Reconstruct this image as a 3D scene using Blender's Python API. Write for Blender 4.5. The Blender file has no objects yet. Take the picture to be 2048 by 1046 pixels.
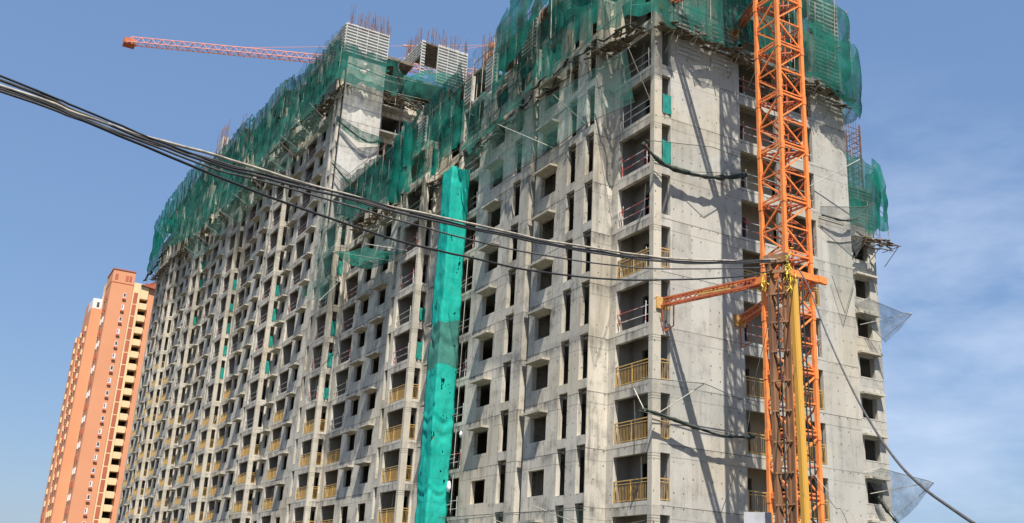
import bpy, math, random
from mathutils import Vector, Matrix, noise

random.seed(7)
S = bpy.context.scene
COL = S.collection
R = math.radians

# ------------------------------------------------------------------ camera
cam = bpy.data.cameras.new("camera")
cam.sensor_width = 36.0
cam.lens = 2052.92 / 2048 * 36
cam.clip_end = 6000
co = bpy.data.objects.new("camera", cam)
COL.objects.link(co)
S.camera = co
yaw, pitch, roll = 1.07627851, 0.326078224, 0.0537013815
fw = Vector((-math.sin(yaw) * math.cos(pitch), math.cos(yaw) * math.cos(pitch), math.sin(pitch)))
rt = Vector((math.cos(yaw), math.sin(yaw), 0))
up = rt.cross(fw)
r2 = math.cos(roll) * rt + math.sin(roll) * up
u2 = -math.sin(roll) * rt + math.cos(roll) * up
M = Matrix(((r2.x, u2.x, -fw.x, 41.073), (r2.y, u2.y, -fw.y, -30.526), (r2.z, u2.z, -fw.z, -4.678), (0, 0, 0, 1)))
co.matrix_world = M

# ------------------------------------------------------------------ world
SUNV = Vector((6.3, -2.8, 12.6)).normalized()
ELEV = math.asin(SUNV.z)
ROT = math.atan2(SUNV.x, SUNV.y)
w = bpy.data.worlds.new("World")
S.world = w
w.use_nodes = True
nt = w.node_tree
nt.nodes.clear()
out = nt.nodes.new("ShaderNodeOutputWorld")
bg = nt.nodes.new("ShaderNodeBackground")
sky = nt.nodes.new("ShaderNodeTexSky")
sky.sky_type = 'NISHITA'
sky.sun_disc = False
sky.sun_elevation = ELEV
sky.sun_rotation = ROT
sky.altitude = 50
sky.air_density = 1.15
sky.dust_density = 1.0
sky.ozone_density = 1.6
bg.inputs["Strength"].default_value = 0.088
# thin cloud, by direction in the sky
tc = nt.nodes.new("ShaderNodeTexCoord")
mp = nt.nodes.new("ShaderNodeMapping")
mp.inputs["Scale"].default_value = (1.6, 1.6, 4.5)
n1 = nt.nodes.new("ShaderNodeTexNoise")
n1.inputs["Scale"].default_value = 2.9
n1.inputs["Detail"].default_value = 7
n1.inputs["Roughness"].default_value = 0.58
cr = nt.nodes.new("ShaderNodeValToRGB")
cr.color_ramp.elements[0].position = 0.40
cr.color_ramp.elements[0].color = (0, 0, 0, 1)
cr.color_ramp.elements[1].position = 0.74
cr.color_ramp.elements[1].color = (0.42, 0.42, 0.42, 1)
# clouds lie in the northern part of the sky (+y), clear to the west
dotn = nt.nodes.new("ShaderNodeVectorMath")
dotn.operation = 'DOT_PRODUCT'
dotn.inputs[1].default_value = (-0.55, 0.835, 0.0)
cl = nt.nodes.new("ShaderNodeMapRange")
cl.inputs["From Min"].default_value = 0.78
cl.inputs["From Max"].default_value = 0.93
mul = nt.nodes.new("ShaderNodeMath")
mul.operation = 'MULTIPLY'
mixc = nt.nodes.new("ShaderNodeMix")
mixc.data_type = 'RGBA'
mixc.inputs[7].default_value = (6.0, 6.6, 7.8, 1)
L = nt.links.new
L(tc.outputs["Generated"], mp.inputs["Vector"])
L(mp.outputs["Vector"], n1.inputs["Vector"])
L(n1.outputs["Fac"], cr.inputs["Fac"])
L(tc.outputs["Generated"], dotn.inputs[0])
L(dotn.outputs["Value"], cl.inputs["Value"])
L(cr.outputs["Color"], mul.inputs[0])
L(cl.outputs["Result"], mul.inputs[1])
sepz = nt.nodes.new("ShaderNodeSeparateXYZ")
zm = nt.nodes.new("ShaderNodeMapRange")
zm.inputs["From Min"].default_value = 0.50
zm.inputs["From Max"].default_value = 0.36
mul2 = nt.nodes.new("ShaderNodeMath")
mul2.operation = 'MULTIPLY'
L(tc.outputs["Generated"], sepz.inputs[0])
L(sepz.outputs["Z"], zm.inputs["Value"])
L(mul.outputs[0], mul2.inputs[0])
L(zm.outputs["Result"], mul2.inputs[1])
L(mul2.outputs[0], mixc.inputs[0])
evn = nt.nodes.new("ShaderNodeMix")
evn.data_type = 'RGBA'
evn.inputs[0].default_value = 0.6
evn.inputs[7].default_value = (1.10, 2.02, 3.9, 1)
L(sky.outputs["Color"], evn.inputs[6])
L(evn.outputs[2], mixc.inputs[6])
L(mixc.outputs[2], bg.inputs["Color"])
L(bg.outputs["Background"], out.inputs["Surface"])

# ------------------------------------------------------------------ sun
sl = bpy.data.lights.new("sun", 'SUN')
sl.energy = 5.0
sl.angle = R(0.5)
sl.color = (1.0, 0.95, 0.87)
so = bpy.data.objects.new("sun", sl)
COL.objects.link(so)
so.rotation_euler = SUNV.to_track_quat('Z', 'Y').to_euler()
so.location = (60, -40, 120)

S.view_settings.view_transform = 'Standard'
S.view_settings.look = 'None'
S.view_settings.exposure = 0.85
S.view_settings.gamma = 1.0
S.render.engine = 'CYCLES'
S.cycles.transparent_max_bounces = 24
S.cycles.max_bounces = 6
S.cycles.use_adaptive_sampling = True
S.cycles.adaptive_threshold = 0.02

GZ = -6.4          # ground level


# ------------------------------------------------------------------ helpers
class MB:
    def __init__(self):
        self.v = []
        self.f = []

    def quad(self, *p):
        n = len(self.v)
        self.v += [tuple(q) for q in p]
        self.f.append(tuple(range(n, n + len(p))))

    def box(self, x0, x1, y0, y1, z0, z1):
        n = len(self.v)
        self.v += [(x0, y0, z0), (x1, y0, z0), (x1, y1, z0), (x0, y1, z0),
                   (x0, y0, z1), (x1, y0, z1), (x1, y1, z1), (x0, y1, z1)]
        for f in ((0, 3, 2, 1), (4, 5, 6, 7), (0, 1, 5, 4), (1, 2, 6, 5), (2, 3, 7, 6), (3, 0, 4, 7)):
            self.f.append(tuple(n + i for i in f))
        return self

    def bar(self, a, b, r, n=4, r1=None, rz=None):
        a = Vector(a); b = Vector(b)
        d = (b - a)
        if d.length < 1e-6:
            return self
        d.normalize()
        t = Vector((0, 0, 1)) if abs(d.z) < 0.95 else Vector((1, 0, 0))
        u = d.cross(t).normalized()
        w_ = d.cross(u).normalized()
        r1 = r if r1 is None else r1
        rz = r if rz is None else rz
        k = len(self.v)
        off = math.pi / n
        s = 1 / math.cos(off) if n == 4 else 1
        for P, q in ((a, 1.0), (b, r1 / r)):
            for i in range(n):
                an = 2 * math.pi * i / n + off
                self.v.append(tuple(P + (u * math.cos(an) * r * s + w_ * math.sin(an) * rz * s) * q))
        for i in range(n):
            j = (i + 1) % n
            self.f.append((k + i, k + j, k + n + j, k + n + i))
        self.f.append(tuple(k + i for i in range(n))[::-1])
        self.f.append(tuple(k + n + i for i in range(n)))
        return self

    def tube(self, pts, r, n=6):
        pts = [Vector(p) for p in pts]
        k = len(self.v)
        m = len(pts)
        for i, P in enumerate(pts):
            d = (pts[min(i + 1, m - 1)] - pts[max(i - 1, 0)]).normalized()
            t = Vector((0, 0, 1)) if abs(d.z) < 0.95 else Vector((1, 0, 0))
            u = d.cross(t).normalized()
            w_ = d.cross(u).normalized()
            rr = r(i / max(1, m - 1)) if callable(r) else r
            for j in range(n):
                an = 2 * math.pi * j / n
                self.v.append(tuple(P + (u * math.cos(an) + w_ * math.sin(an)) * rr))
        for i in range(m - 1):
            for j in range(n):
                jj = (j + 1) % n
                self.f.append((k + i * n + j, k + i * n + jj, k + (i + 1) * n + jj, k + (i + 1) * n + j))
        self.f.append(tuple(k + j for j in range(n))[::-1])
        self.f.append(tuple(k + (m - 1) * n + j for j in range(n)))
        return self

    def wall(self, axis, c, u0, u1, z0, z1, holes, t=0.2):
        """wall in the plane y=c facing -y (axis 'y', u = x) or x=c facing +x (axis 'x', u = y)"""
        hs = []
        for a, b, za, zb in holes:
            a, b = max(a, u0), min(b, u1)
            za, zb = max(za, z0), min(zb, z1)
            if b - a > 0.05 and zb - za > 0.05:
                hs.append((a, b, za, zb))
        us = sorted(set([round(q, 4) for q in [u0, u1] + [h[0] for h in hs] + [h[1] for h in hs]]))
        zs = sorted(set([round(q, 4) for q in [z0, z1] + [h[2] for h in hs] + [h[3] for h in hs]]))
        nu, nz = len(us) - 1, len(zs) - 1

        def P(u, z, d):
            return (u, c + d, z) if axis == 'y' else (c - d, u, z)
        sol = [[not any(h[0] - 1e-3 < (us[i] + us[i + 1]) / 2 < h[1] + 1e-3 and h[2] - 1e-3 < (zs[j] + zs[j + 1]) / 2 < h[3] + 1e-3 for h in hs)
                for j in range(nz)] for i in range(nu)]
        for i in range(nu):
            for j in range(nz):
                if not sol[i][j]:
                    continue
                a, b, e, g = us[i], us[i + 1], zs[j], zs[j + 1]
                self.quad(P(a, e, 0), P(b, e, 0), P(b, g, 0), P(a, g, 0))
                self.quad(P(a, e, t), P(a, g, t), P(b, g, t), P(b, e, t))
                if i == 0 or not sol[i - 1][j]:
                    self.quad(P(a, e, 0), P(a, g, 0), P(a, g, t), P(a, e, t))
                if i == nu - 1 or not sol[i + 1][j]:
                    self.quad(P(b, e, 0), P(b, e, t), P(b, g, t), P(b, g, 0))
                if j == 0 or not sol[i][j - 1]:
                    self.quad(P(a, e, 0), P(a, e, t), P(b, e, t), P(b, e, 0))
                if j == nz - 1 or not sol[i][j + 1]:
                    self.quad(P(a, g, 0), P(b, g, 0), P(b, g, t), P(a, g, t))
        return self

    def build(self, name, mat, parent=None, label=None, smooth=False, weld=False):
        me = bpy.data.meshes.new(name)
        me.from_pydata(self.v, [], self.f)
        me.materials.append(mat)
        if smooth:
            me.polygons.foreach_set("use_smooth", [True] * len(me.polygons))
        me.update()
        o = bpy.data.objects.new(name, me)
        COL.objects.link(o)
        if parent is not None:
            attach(o, parent)
        if label:
            o["label"] = label
        return o


def world_loc(o):
    v = Vector(o.location)
    while o.parent is not None:
        o = o.parent
        v += Vector(o.location)
    return v


def attach(o, parent):
    o.parent = parent
    o.location = Vector(o.location) - world_loc(parent)


def tag(o, label, cat, group=None):
    o["label"] = label
    o["category"] = cat
    if group:
        o["group"] = group
    return o


def thing(name, label, cat, loc, group=None):
    o = bpy.data.objects.new(name, None)
    o.empty_display_size = 0.5
    COL.objects.link(o)
    o.location = loc
    return tag(o, label, cat, group)


def structure(o):
    o["kind"] = "structure"
    return o


def catmull(pts, n=6):
    P = [Vector(p) for p in pts]
    P = [P[0] * 2 - P[1]] + P + [P[-1] * 2 - P[-2]]
    res = []
    for i in range(1, len(P) - 2):
        for k in range(n):
            t = k / n
            a, b, c, d = P[i - 1], P[i], P[i + 1], P[i + 2]
            res.append(0.5 * ((2 * b) + (c - a) * t + (2 * a - 5 * b + 4 * c - d) * t * t + (-a + 3 * b - 3 * c + d) * t ** 3))
    res.append(P[-2])
    return res


# ------------------------------------------------------------------ materials
def newmat(name):
    m = bpy.data.materials.new(name)
    m.use_nodes = True
    t = m.node_tree
    t.nodes.clear()
    o = t.nodes.new("ShaderNodeOutputMaterial")
    return m, t, o


def N(t, kind, **kw):
    n = t.nodes.new("ShaderNode" + kind)
    for k, v in kw.items():
        if k in n.inputs:
            n.inputs[k].default_value = v
        else:
            setattr(n, k, v)
    return n


def math_(t, op, a, b=None, c=None):
    n = t.nodes.new("ShaderNodeMath")
    n.operation = op
    for i, q in enumerate((a, b, c)):
        if q is None:
            continue
        if isinstance(q, (int, float)):
            n.inputs[i].default_value = q
        else:
            t.links.new(q, n.inputs[i])
    return n.outputs[0]


def mixrgb(t, fac, a, b, mode='MIX'):
    n = t.nodes.new("ShaderNodeMix")
    n.data_type = 'RGBA'
    n.blend_type = mode
    n.clamp_factor = True
    for i, q in ((0, fac), (6, a), (7, b)):
        if isinstance(q, (int, float)):
            n.inputs[i].default_value = q
        elif isinstance(q, tuple):
            n.inputs[i].default_value = (*q, 1) if len(q) == 3 else q
        else:
            t.links.new(q, n.inputs[i])
    return n.outputs[2]


def ramp(t, fac, p0, p1, c0=(0, 0, 0), c1=(1, 1, 1)):
    n = t.nodes.new("ShaderNodeMapRange")
    n.inputs["From Min"].default_value = p0
    n.inputs["From Max"].default_value = p1
    t.links.new(fac, n.inputs["Value"])
    return n.outputs["Result"]


def noise_tex(t, vec, scale, detail=4, rough=0.55):
    n = t.nodes.new("ShaderNodeTexNoise")
    n.inputs["Scale"].default_value = scale
    n.inputs["Detail"].default_value = detail
    n.inputs["Roughness"].default_value = rough
    if vec is not None:
        t.links.new(vec, n.inputs["Vector"])
    return n.outputs["Fac"]


def concrete(name, base, warm, dark=0.5, ties=True, joint=True, grooves=False, boards=True, grime=1.0, bump=0.3):
    m, t, o = newmat(name)
    g = N(t, "NewGeometry")
    sep = N(t, "SeparateXYZ")
    t.links.new(g.outputs["Position"], sep.inputs[0])
    x, y, z = sep.outputs
    u = math_(t, 'ADD', x, y)
    cmb = N(t, "CombineXYZ")
    t.links.new(u, cmb.inputs[0])
    t.links.new(math_(t, 'SUBTRACT', x, y), cmb.inputs[1])
    t.links.new(math_(t, 'MULTIPLY', z, 0.12), cmb.inputs[2])
    pos = g.outputs["Position"]
    big = noise_tex(t, pos, 0.22, 5, 0.6)
    mid = noise_tex(t, pos, 1.1, 6, 0.65)
    fine = noise_tex(t, pos, 9.0, 4, 0.7)
    streak = noise_tex(t, cmb.outputs[0], 1.9, 4, 0.6)
    col = mixrgb(t, ramp(t, big, 0.35, 0.68), base, warm)
    # pour-by-pour tone: each shutter panel and storey slightly different
    wn = N(t, "TexWhiteNoise", noise_dimensions='3D')
    c2 = N(t, "CombineXYZ")
    t.links.new(math_(t, 'FLOOR', math_(t, 'DIVIDE', u, 1.22)), c2.inputs[0])
    t.links.new(math_(t, 'FLOOR', math_(t, 'DIVIDE', math_(t, 'SUBTRACT', z, 0.45), 3.0)), c2.inputs[1])
    t.links.new(c2.outputs[0], wn.inputs["Vector"])
    tone = math_(t, 'ADD', 0.90, math_(t, 'MULTIPLY', wn.outputs["Value"], 0.2))
    c3 = N(t, "CombineXYZ")
    for i in range(3):
        t.links.new(tone, c3.inputs[i])
    col = mixrgb(t, 1.0, col, c3.outputs[0], 'MULTIPLY')
    col = mixrgb(t, math_(t, 'MULTIPLY', ramp(t, streak, 0.53, 0.76), 0.45 * grime), col, (0.16, 0.145, 0.12))
    soot = noise_tex(t, pos, 0.55, 7, 0.7)
    col = mixrgb(t, math_(t, 'MULTIPLY', math_(t, 'MULTIPLY', ramp(t, soot, 0.49, 0.67), ramp(t, noise_tex(t, cmb.outputs[0], 3.5, 4, 0.7), 0.35, 0.6)), min(0.75, 0.6 * grime)), col, (0.085, 0.08, 0.072))
    col = mixrgb(t, math_(t, 'MULTIPLY', ramp(t, mid, 0.57, 0.76), 0.38 * grime), col, (0.15, 0.14, 0.125))
    col = mixrgb(t, math_(t, 'MULTIPLY', ramp(t, fine, 0.45, 0.8), 0.22), col, (0.2, 0.19, 0.17))
    warmn = noise_tex(t, pos, 0.16, 3, 0.5)
    col = mixrgb(t, math_(t, 'MULTIPLY', ramp(t, warmn, 0.50, 0.68), 0.34), col, (0.46, 0.36, 0.21))
    rust = noise_tex(t, cmb.outputs[0], 3.1, 3, 0.5)
    col = mixrgb(t, math_(t, 'MULTIPLY', math_(t, 'MULTIPLY', ramp(t, rust, 0.64, 0.74), ramp(t, big, 0.45, 0.62)), 0.5), col, (0.25, 0.13, 0.06))
    # grime washed down from each slab edge
    zz = math_(t, 'FRACT', math_(t, 'DIVIDE', math_(t, 'SUBTRACT', z, 0.45), 3.0))
    band = math_(t, 'MULTIPLY', ramp(t, zz, 0.70, 0.99), ramp(t, noise_tex(t, cmb.outputs[0], 0.9, 5, 0.7), 0.46, 0.68))
    col = mixrgb(t, math_(t, 'MULTIPLY', band, 0.62 * grime), col, (0.10, 0.095, 0.085))
    dark_ = None
    if boards:
        bd = math_(t, 'FRACT', math_(t, 'DIVIDE', u, 0.61))
        bl = math_(t, 'LESS_THAN', bd, 0.03)
        dark_ = math_(t, 'MULTIPLY', bl, math_(t, 'MULTIPLY', ramp(t, mid, 0.4, 0.6), 0.30))
    if joint:
        jl = math_(t, 'LESS_THAN', math_(t, 'ABSOLUTE', math_(t, 'SUBTRACT', zz, 0.5)), 0.0)
        jz = math_(t, 'COMPARE', math_(t, 'FRACT', math_(t, 'DIVIDE', math_(t, 'SUBTRACT', z, 1.95), 3.0)), 0.5, 0.008)
        jz2 = math_(t, 'COMPARE', math_(t, 'FRACT', math_(t, 'DIVIDE', math_(t, 'SUBTRACT', z, 1.35), 3.0)), 0.5, 0.006)
        jz = math_(t, 'MAXIMUM', jz, math_(t, 'MULTIPLY', jz2, 0.7))
        jj = math_(t, 'MULTIPLY', jz, ramp(t, big, 0.25, 0.5))
        dark_ = math_(t, 'MAXIMUM', dark_, math_(t, 'MULTIPLY', jj, 0.75)) if dark_ is not None else jj
    if ties:
        a = math_(t, 'SUBTRACT', math_(t, 'FRACT', math_(t, 'DIVIDE', math_(t, 'ADD', u, 0.2), 0.61)), 0.5)
        b = math_(t, 'SUBTRACT', math_(t, 'FRACT', math_(t, 'DIVIDE', z, 0.75)), 0.5)
        d = math_(t, 'ADD', math_(t, 'POWER', math_(t, 'MULTIPLY', a, 0.61), 2), math_(t, 'POWER', math_(t, 'MULTIPLY', b, 0.6), 2))
        td = math_(t, 'LESS_THAN', d, 0.0017)
        td = math_(t, 'MULTIPLY', td, ramp(t, noise_tex(t, pos, 0.8, 2), 0.42, 0.55))
        dark_ = math_(t, 'MAXIMUM', dark_, math_(t, 'MULTIPLY', td, 0.85)) if dark_ is not None else td
    if grooves:
        gz = math_(t, 'FRACT', math_(t, 'DIVIDE', z, 3.0))
        for q in (0.985, 0.94, 0.895):
            dark_ = math_(t, 'MAXIMUM', dark_, math_(t, 'MULTIPLY', math_(t, 'COMPARE', gz, q, 0.007), 0.6)) if dark_ is not None else math_(t, 'COMPARE', gz, q, 0.007)
    if dark_ is not None:
        col = mixrgb(t, dark_, col, (0.07, 0.066, 0.06))
    bsdf = N(t, "BsdfPrincipled", Roughness=0.92)
    bsdf.inputs["Specular IOR Level"].default_value = 0.15
    t.links.new(col, bsdf.inputs["Base Color"])
    bmp = N(t, "Bump", Strength=bump, Distance=0.05)
    hh = math_(t, 'ADD', math_(t, 'MULTIPLY', mid, 0.7), math_(t, 'MULTIPLY', fine, 0.3))
    if dark_ is not None:
        hh = math_(t, 'SUBTRACT', hh, math_(t, 'MULTIPLY', dark_, 0.5))
    t.links.new(hh, bmp.inputs["Height"])
    t.links.new(bmp.outputs[0], bsdf.inputs["Normal"])
    t.links.new(bsdf.outputs[0], o.inputs[0])
    return m


def plain(name, c, rough=0.6, metal=0.0, c2=None, scale=3.0, lo=0.45, hi=0.65, spec=0.3, bump=0.0, stretch=None):
    m, t, o = newmat(name)
    b = N(t, "BsdfPrincipled", Roughness=rough, Metallic=metal)
    b.inputs["Specular IOR Level"].default_value = spec
    g = N(t, "NewGeometry")
    vec = g.outputs["Position"]
    if stretch:
        mpn = N(t, "Mapping")
        mpn.inputs["Scale"].default_value = stretch
        t.links.new(vec, mpn.inputs["Vector"])
        vec = mpn.outputs[0]
    nn = noise_tex(t, vec, scale, 5, 0.65)
    c2 = c2 or tuple(q * 0.7 for q in c)
    t.links.new(mixrgb(t, ramp(t, nn, lo, hi), c, c2), b.inputs["Base Color"])
    if bump:
        bm_ = N(t, "Bump", Strength=bump, Distance=0.03)
        t.links.new(nn, bm_.inputs["Height"])
        t.links.new(bm_.outputs[0], b.inputs["Normal"])
    t.links.new(b.outputs[0], o.inputs[0])
    return m


def netting(name, c1, c2, lo, hi, scale=1.2, holes=0.0, trans=0.45):
    """woven shade cloth: partly see-through, denser in the folds"""
    m, t, o = newmat(name)
    g = N(t, "NewGeometry")
    pos = g.outputs["Position"]
    mpn = N(t, "Mapping")
    mpn.inputs["Scale"].default_value = (1, 1, 0.35)
    t.links.new(pos, mpn.inputs["Vector"])
    na = noise_tex(t, mpn.outputs[0], scale, 6, 0.68)
    nb = noise_tex(t, pos, 0.35, 3, 0.5)
    col = mixrgb(t, ramp(t, nb, 0.35, 0.65), c1, c2)
    d = N(t, "BsdfDiffuse")
    tr = N(t, "BsdfTranslucent")
    t.links.new(col, d.inputs[0])
    t.links.new(col, tr.inputs[0])
    mx = N(t, "MixShader", Fac=trans)
    t.links.new(d.outputs[0], mx.inputs[1])
    t.links.new(tr.outputs[0], mx.inputs[2])
    tp = N(t, "BsdfTransparent")
    f = math_(t, 'ADD', lo, math_(t, 'MULTIPLY', ramp(t, na, 0.32, 0.66), hi - lo))
    if holes:
        hv = noise_tex(t, pos, 3.2, 3, 0.6)
        f = math_(t, 'MULTIPLY', f, math_(t, 'LESS_THAN', hv, holes))
    mo = N(t, "MixShader")
    t.links.new(f, mo.inputs[0])
    t.links.new(tp.outputs[0], mo.inputs[1])
    t.links.new(mx.outputs[0], mo.inputs[2])
    t.links.new(mo.outputs[0], o.inputs[0])
    return m


CONC = concrete("concrete", (0.50, 0.465, 0.40), (0.56, 0.51, 0.415), grime=1.65, bump=0.14)  # colour lifted above the gable's to make up for weak grazing sun
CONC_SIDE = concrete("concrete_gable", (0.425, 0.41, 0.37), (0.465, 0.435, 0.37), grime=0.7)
CONC_COL = concrete("concrete_column", (0.46, 0.425, 0.355), (0.52, 0.47, 0.375), ties=True, joint=False, grooves=True, boards=False, grime=0.6)
CONC_LEDGE = concrete("concrete_ledge", (0.44, 0.41, 0.34), (0.50, 0.46, 0.37), ties=False, joint=False, boards=False)
CONC_WHITE = concrete("concrete_pale", (0.46, 0.445, 0.41), (0.52, 0.49, 0.435), grime=0.8)
INNER = concrete("concrete_inner", (0.20, 0.19, 0.175), (0.25, 0.235, 0.21), ties=False, joint=False, boards=False, grime=0.6)  # bare concrete, colour lowered to deepen the shade inside the openings
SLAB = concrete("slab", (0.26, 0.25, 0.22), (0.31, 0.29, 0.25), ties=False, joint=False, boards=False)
GOLD = plain("gold_paint", (0.50, 0.31, 0.085), 0.5, 0.0, (0.33, 0.21, 0.08), 4, spec=0.5)
STEEL = plain("galvanised", (0.55, 0.53, 0.48), 0.5, 0.3, (0.4, 0.38, 0.34), 3)
PIPE_RED = plain("barrier_pipe", (0.62, 0.58, 0.56), 0.5, 0, (0.42, 0.09, 0.08), 1.6, 0.49, 0.52)
ORANGE = plain("crane_orange", (0.80, 0.25, 0.06), 0.55, 0, (0.48, 0.135, 0.05), 2.6, 0.48, 0.78, spec=0.4)
ORANGE_D = plain("crane_rust", (0.50, 0.135, 0.05), 0.6, 0, (0.34, 0.085, 0.04), 1.8, 0.4, 0.7)
FORM = plain("formwork_alu", (0.50, 0.49, 0.45), 0.55, 0.1, (0.40, 0.39, 0.35), 0.9, 0.45, 0.7)
REBAR = plain("rebar_rust", (0.20, 0.11, 0.08), 0.8, 0.2, (0.13, 0.08, 0.065), 2)
WOOD = plain("planks", (0.22, 0.175, 0.125), 0.85, 0, (0.10, 0.08, 0.06), 2.2, 0.4, 0.65, bump=0.3)
POLE = plain("scaffold_tube", (0.36, 0.34, 0.29), 0.6, 0.3, (0.22, 0.17, 0.12), 1.5)
POLE_PALE = plain("scaffold_tube_pale", (0.56, 0.54, 0.47), 0.6, 0.1, (0.38, 0.36, 0.3), 1.5)
NET = netting("green_net", (0.030, 0.235, 0.182), (0.034, 0.115, 0.095), 0.40, 0.93, 2.2, holes=0.69)
NET_FAR = netting("green_net_far", (0.036, 0.235, 0.185), (0.040, 0.125, 0.105), 0.42, 0.94, 0.9, holes=0.69)
NET_B = netting("green_net_bright", (0.014, 0.270, 0.200), (0.020, 0.160, 0.125), 0.52, 0.95, 1.4, holes=0.75, trans=0.5)
NET_T = netting("thin_net", (0.05, 0.19, 0.16), (0.08, 0.17, 0.155), 0.05, 0.44, 0.9)
NET_F = netting("faint_net", (0.09, 0.17, 0.15), (0.12, 0.16, 0.145), 0.02, 0.22, 1.1)
NET_G = netting("grey_net", (0.20, 0.23, 0.235), (0.17, 0.19, 0.19), 0.16, 0.60, 1.6)
NET_ROLL = plain("net_roll", (0.022, 0.04, 0.034), 0.95, 0, (0.075, 0.075, 0.06), 3.5, 0.42, 0.62, bump=0.6)  # dark net bundles, shade under the nets deepened into the colour
TARP = plain("green_tarp", (0.012, 0.23, 0.185), 0.8, 0, (0.012, 0.15, 0.125), 2.5, bump=0.3)
ROPE = plain("rope", (0.12, 0.13, 0.11), 0.9)


def chute_mat():
    m, t, o = newmat("chute_cloth")
    g = N(t, "NewGeometry")
    pos = g.outputs["Position"]
    na = noise_tex(t, pos, 0.6, 5, 0.6)
    col = mixrgb(t, ramp(t, na, 0.35, 0.68), (0.018, 0.430, 0.345), (0.040, 0.540, 0.430))
    sep = N(t, "SeparateXYZ")
    t.links.new(pos, sep.inputs[0])
    # the patch of older grey-green mesh tied over the middle
    za = math_(t, 'ADD', sep.outputs[2], math_(t, 'MULTIPLY', noise_tex(t, pos, 0.9, 3), 2.2))
    pt = math_(t, 'COMPARE', za, 13.1, 1.5)
    col = mixrgb(t, math_(t, 'MULTIPLY', pt, 0.8), col, (0.09, 0.20, 0.165))
    dust = noise_tex(t, pos, 2.4, 6, 0.7)
    col = mixrgb(t, math_(t, 'MULTIPLY', ramp(t, dust, 0.5, 0.75), 0.28), col, (0.10, 0.30, 0.25))
    sm = math_(t, 'LESS_THAN', math_(t, 'FRACT', math_(t, 'DIVIDE', sep.outputs[2], 1.5)), 0.02)
    col = mixrgb(t, math_(t, 'MULTIPLY', sm, 0.35), col, (0.01, 0.14, 0.11))
    mv = N(t, "Mapping")
    mv.inputs["Scale"].default_value = (1, 1, 0.55)
    t.links.new(pos, mv.inputs["Vector"])
    hv = noise_tex(t, mv.outputs[0], 1.9, 3, 0.6)
    hole = math_(t, 'GREATER_THAN', hv, 0.655)
    d = N(t, "BsdfDiffuse")
    tr = N(t, "BsdfTranslucent")
    t.links.new(col, d.inputs[0])
    t.links.new(col, tr.inputs[0])
    mx = N(t, "MixShader", Fac=0.25)
    t.links.new(d.outputs[0], mx.inputs[1])
    t.links.new(tr.outputs[0], mx.inputs[2])
    tp = N(t, "BsdfTransparent")
    mo = N(t, "MixShader")
    t.links.new(hole, mo.inputs[0])
    wv = N(t, "Mapping")
    wv.inputs["Scale"].default_value = (2.2, 2.2, 0.8)
    t.links.new(pos, wv.inputs["Vector"])
    cre = noise_tex(t, wv.outputs[0], 1.6, 7, 0.62)
    bmp = N(t, "Bump", Strength=0.6, Distance=0.12)
    t.links.new(cre, bmp.inputs["Height"])
    t.links.new(bmp.outputs[0], d.inputs["Normal"])
    t.links.new(mx.outputs[0], mo.inputs[1])
    t.links.new(tp.outputs[0], mo.inputs[2])
    t.links.new(mo.outputs[0], o.inputs[0])
    return m


CHUTE = chute_mat()

# ------------------------------------------------------------------ ground
gm = plain("earth", (0.085, 0.075, 0.055), 0.95, 0, (0.06, 0.06, 0.04), 0.15, bump=0.4)
b = MB()
b.quad((-4000, -4000, GZ), (4000, -4000, GZ), (4000, 4000, GZ), (-4000, 4000, GZ))
structure(b.build("ground", gm))
rm = plain("asphalt", (0.055, 0.054, 0.052), 0.9, 0, (0.04, 0.04, 0.039), 0.8, bump=0.3)
b = MB()
b.quad((-4000, -38, GZ + 0.004), (4000, -38, GZ + 0.004), (4000, -24, GZ + 0.004), (-4000, -24, GZ + 0.004))
structure(b.build("road", rm))

# ==================================================================
#  the building under construction: front block and long tall block
# ==================================================================
YF, YR = -1.3, -0.2           # bay plane and recessed plane of the long facade
K0 = -2

front = thing("unfinished_block", "bare concrete apartment block with corner balconies, nearer and lower half of the site",
              "building", (0, 0, GZ))
tower = thing("unfinished_tower", "long taller bare concrete tower stepping up behind the corner block, balconies down its whole face",
              "building", (-52.5, 0, GZ))
FTOP = 30.65


def ttop(x):
    return 50.65 if x > -76 else 53.65 if x > -97.5 else 56.65 if x > -119.5 else 59.65


def fl(top):
    return range(K0, int((top - 0.65) / 3 + 1e-6))


def holes_at(top, a, b, zb, zt):
    return [(a, b, 3 * k + zb, 3 * k + zt) for k in fl(top)]


OPEN = (0.68, 3.02)
SLIT = (1.16, 3.66)
WIN = (1.30, 2.72)

rails = {front: [], tower: []}      # (p0, p1, z, dist)
pipes = {front: [], tower: []}
ledges = {front: [], tower: []}
tarps = []

fw_ = MB(); fcol = MB(); fin = MB(); fslab = MB(); fgable = MB()
tw_ = MB(); tcol = MB(); tin = MB(); tslab = MB(); twhite = MB()


def ledge_row(bl, x0, x1, Y, ks, z=-0.06):
    for k in ks:
        ledges[bl].append((x0, x1, Y, 3 * k + z))


def gold_limit(x):
    # top storey that already has its gold railings
    if x > -5:
        return (3, 4)
    if x > -56:
        return (3,)
    if x > -100:
        return (4,)
    return (7,)


def balcony(bl, x0, x1, Y, top, lim, side=None):
    for k in fl(top):
        z = 3 * k + 0.68
        if k <= lim + random.choice((0, 0, 0, -1, 1)) and random.random() > .04:
            rails[bl].append(((x0, Y + 0.06), (x1, Y + 0.06), z))
            if side:
                rails[bl].append(((side[0] - 0.06, side[1]), (side[0] - 0.06, side[2]), z))
        elif z < top - 3.5 and random.random() < .85:
            pipes[bl].append(((x0, Y + 0.1), (x1, Y + 0.1), z))


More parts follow.
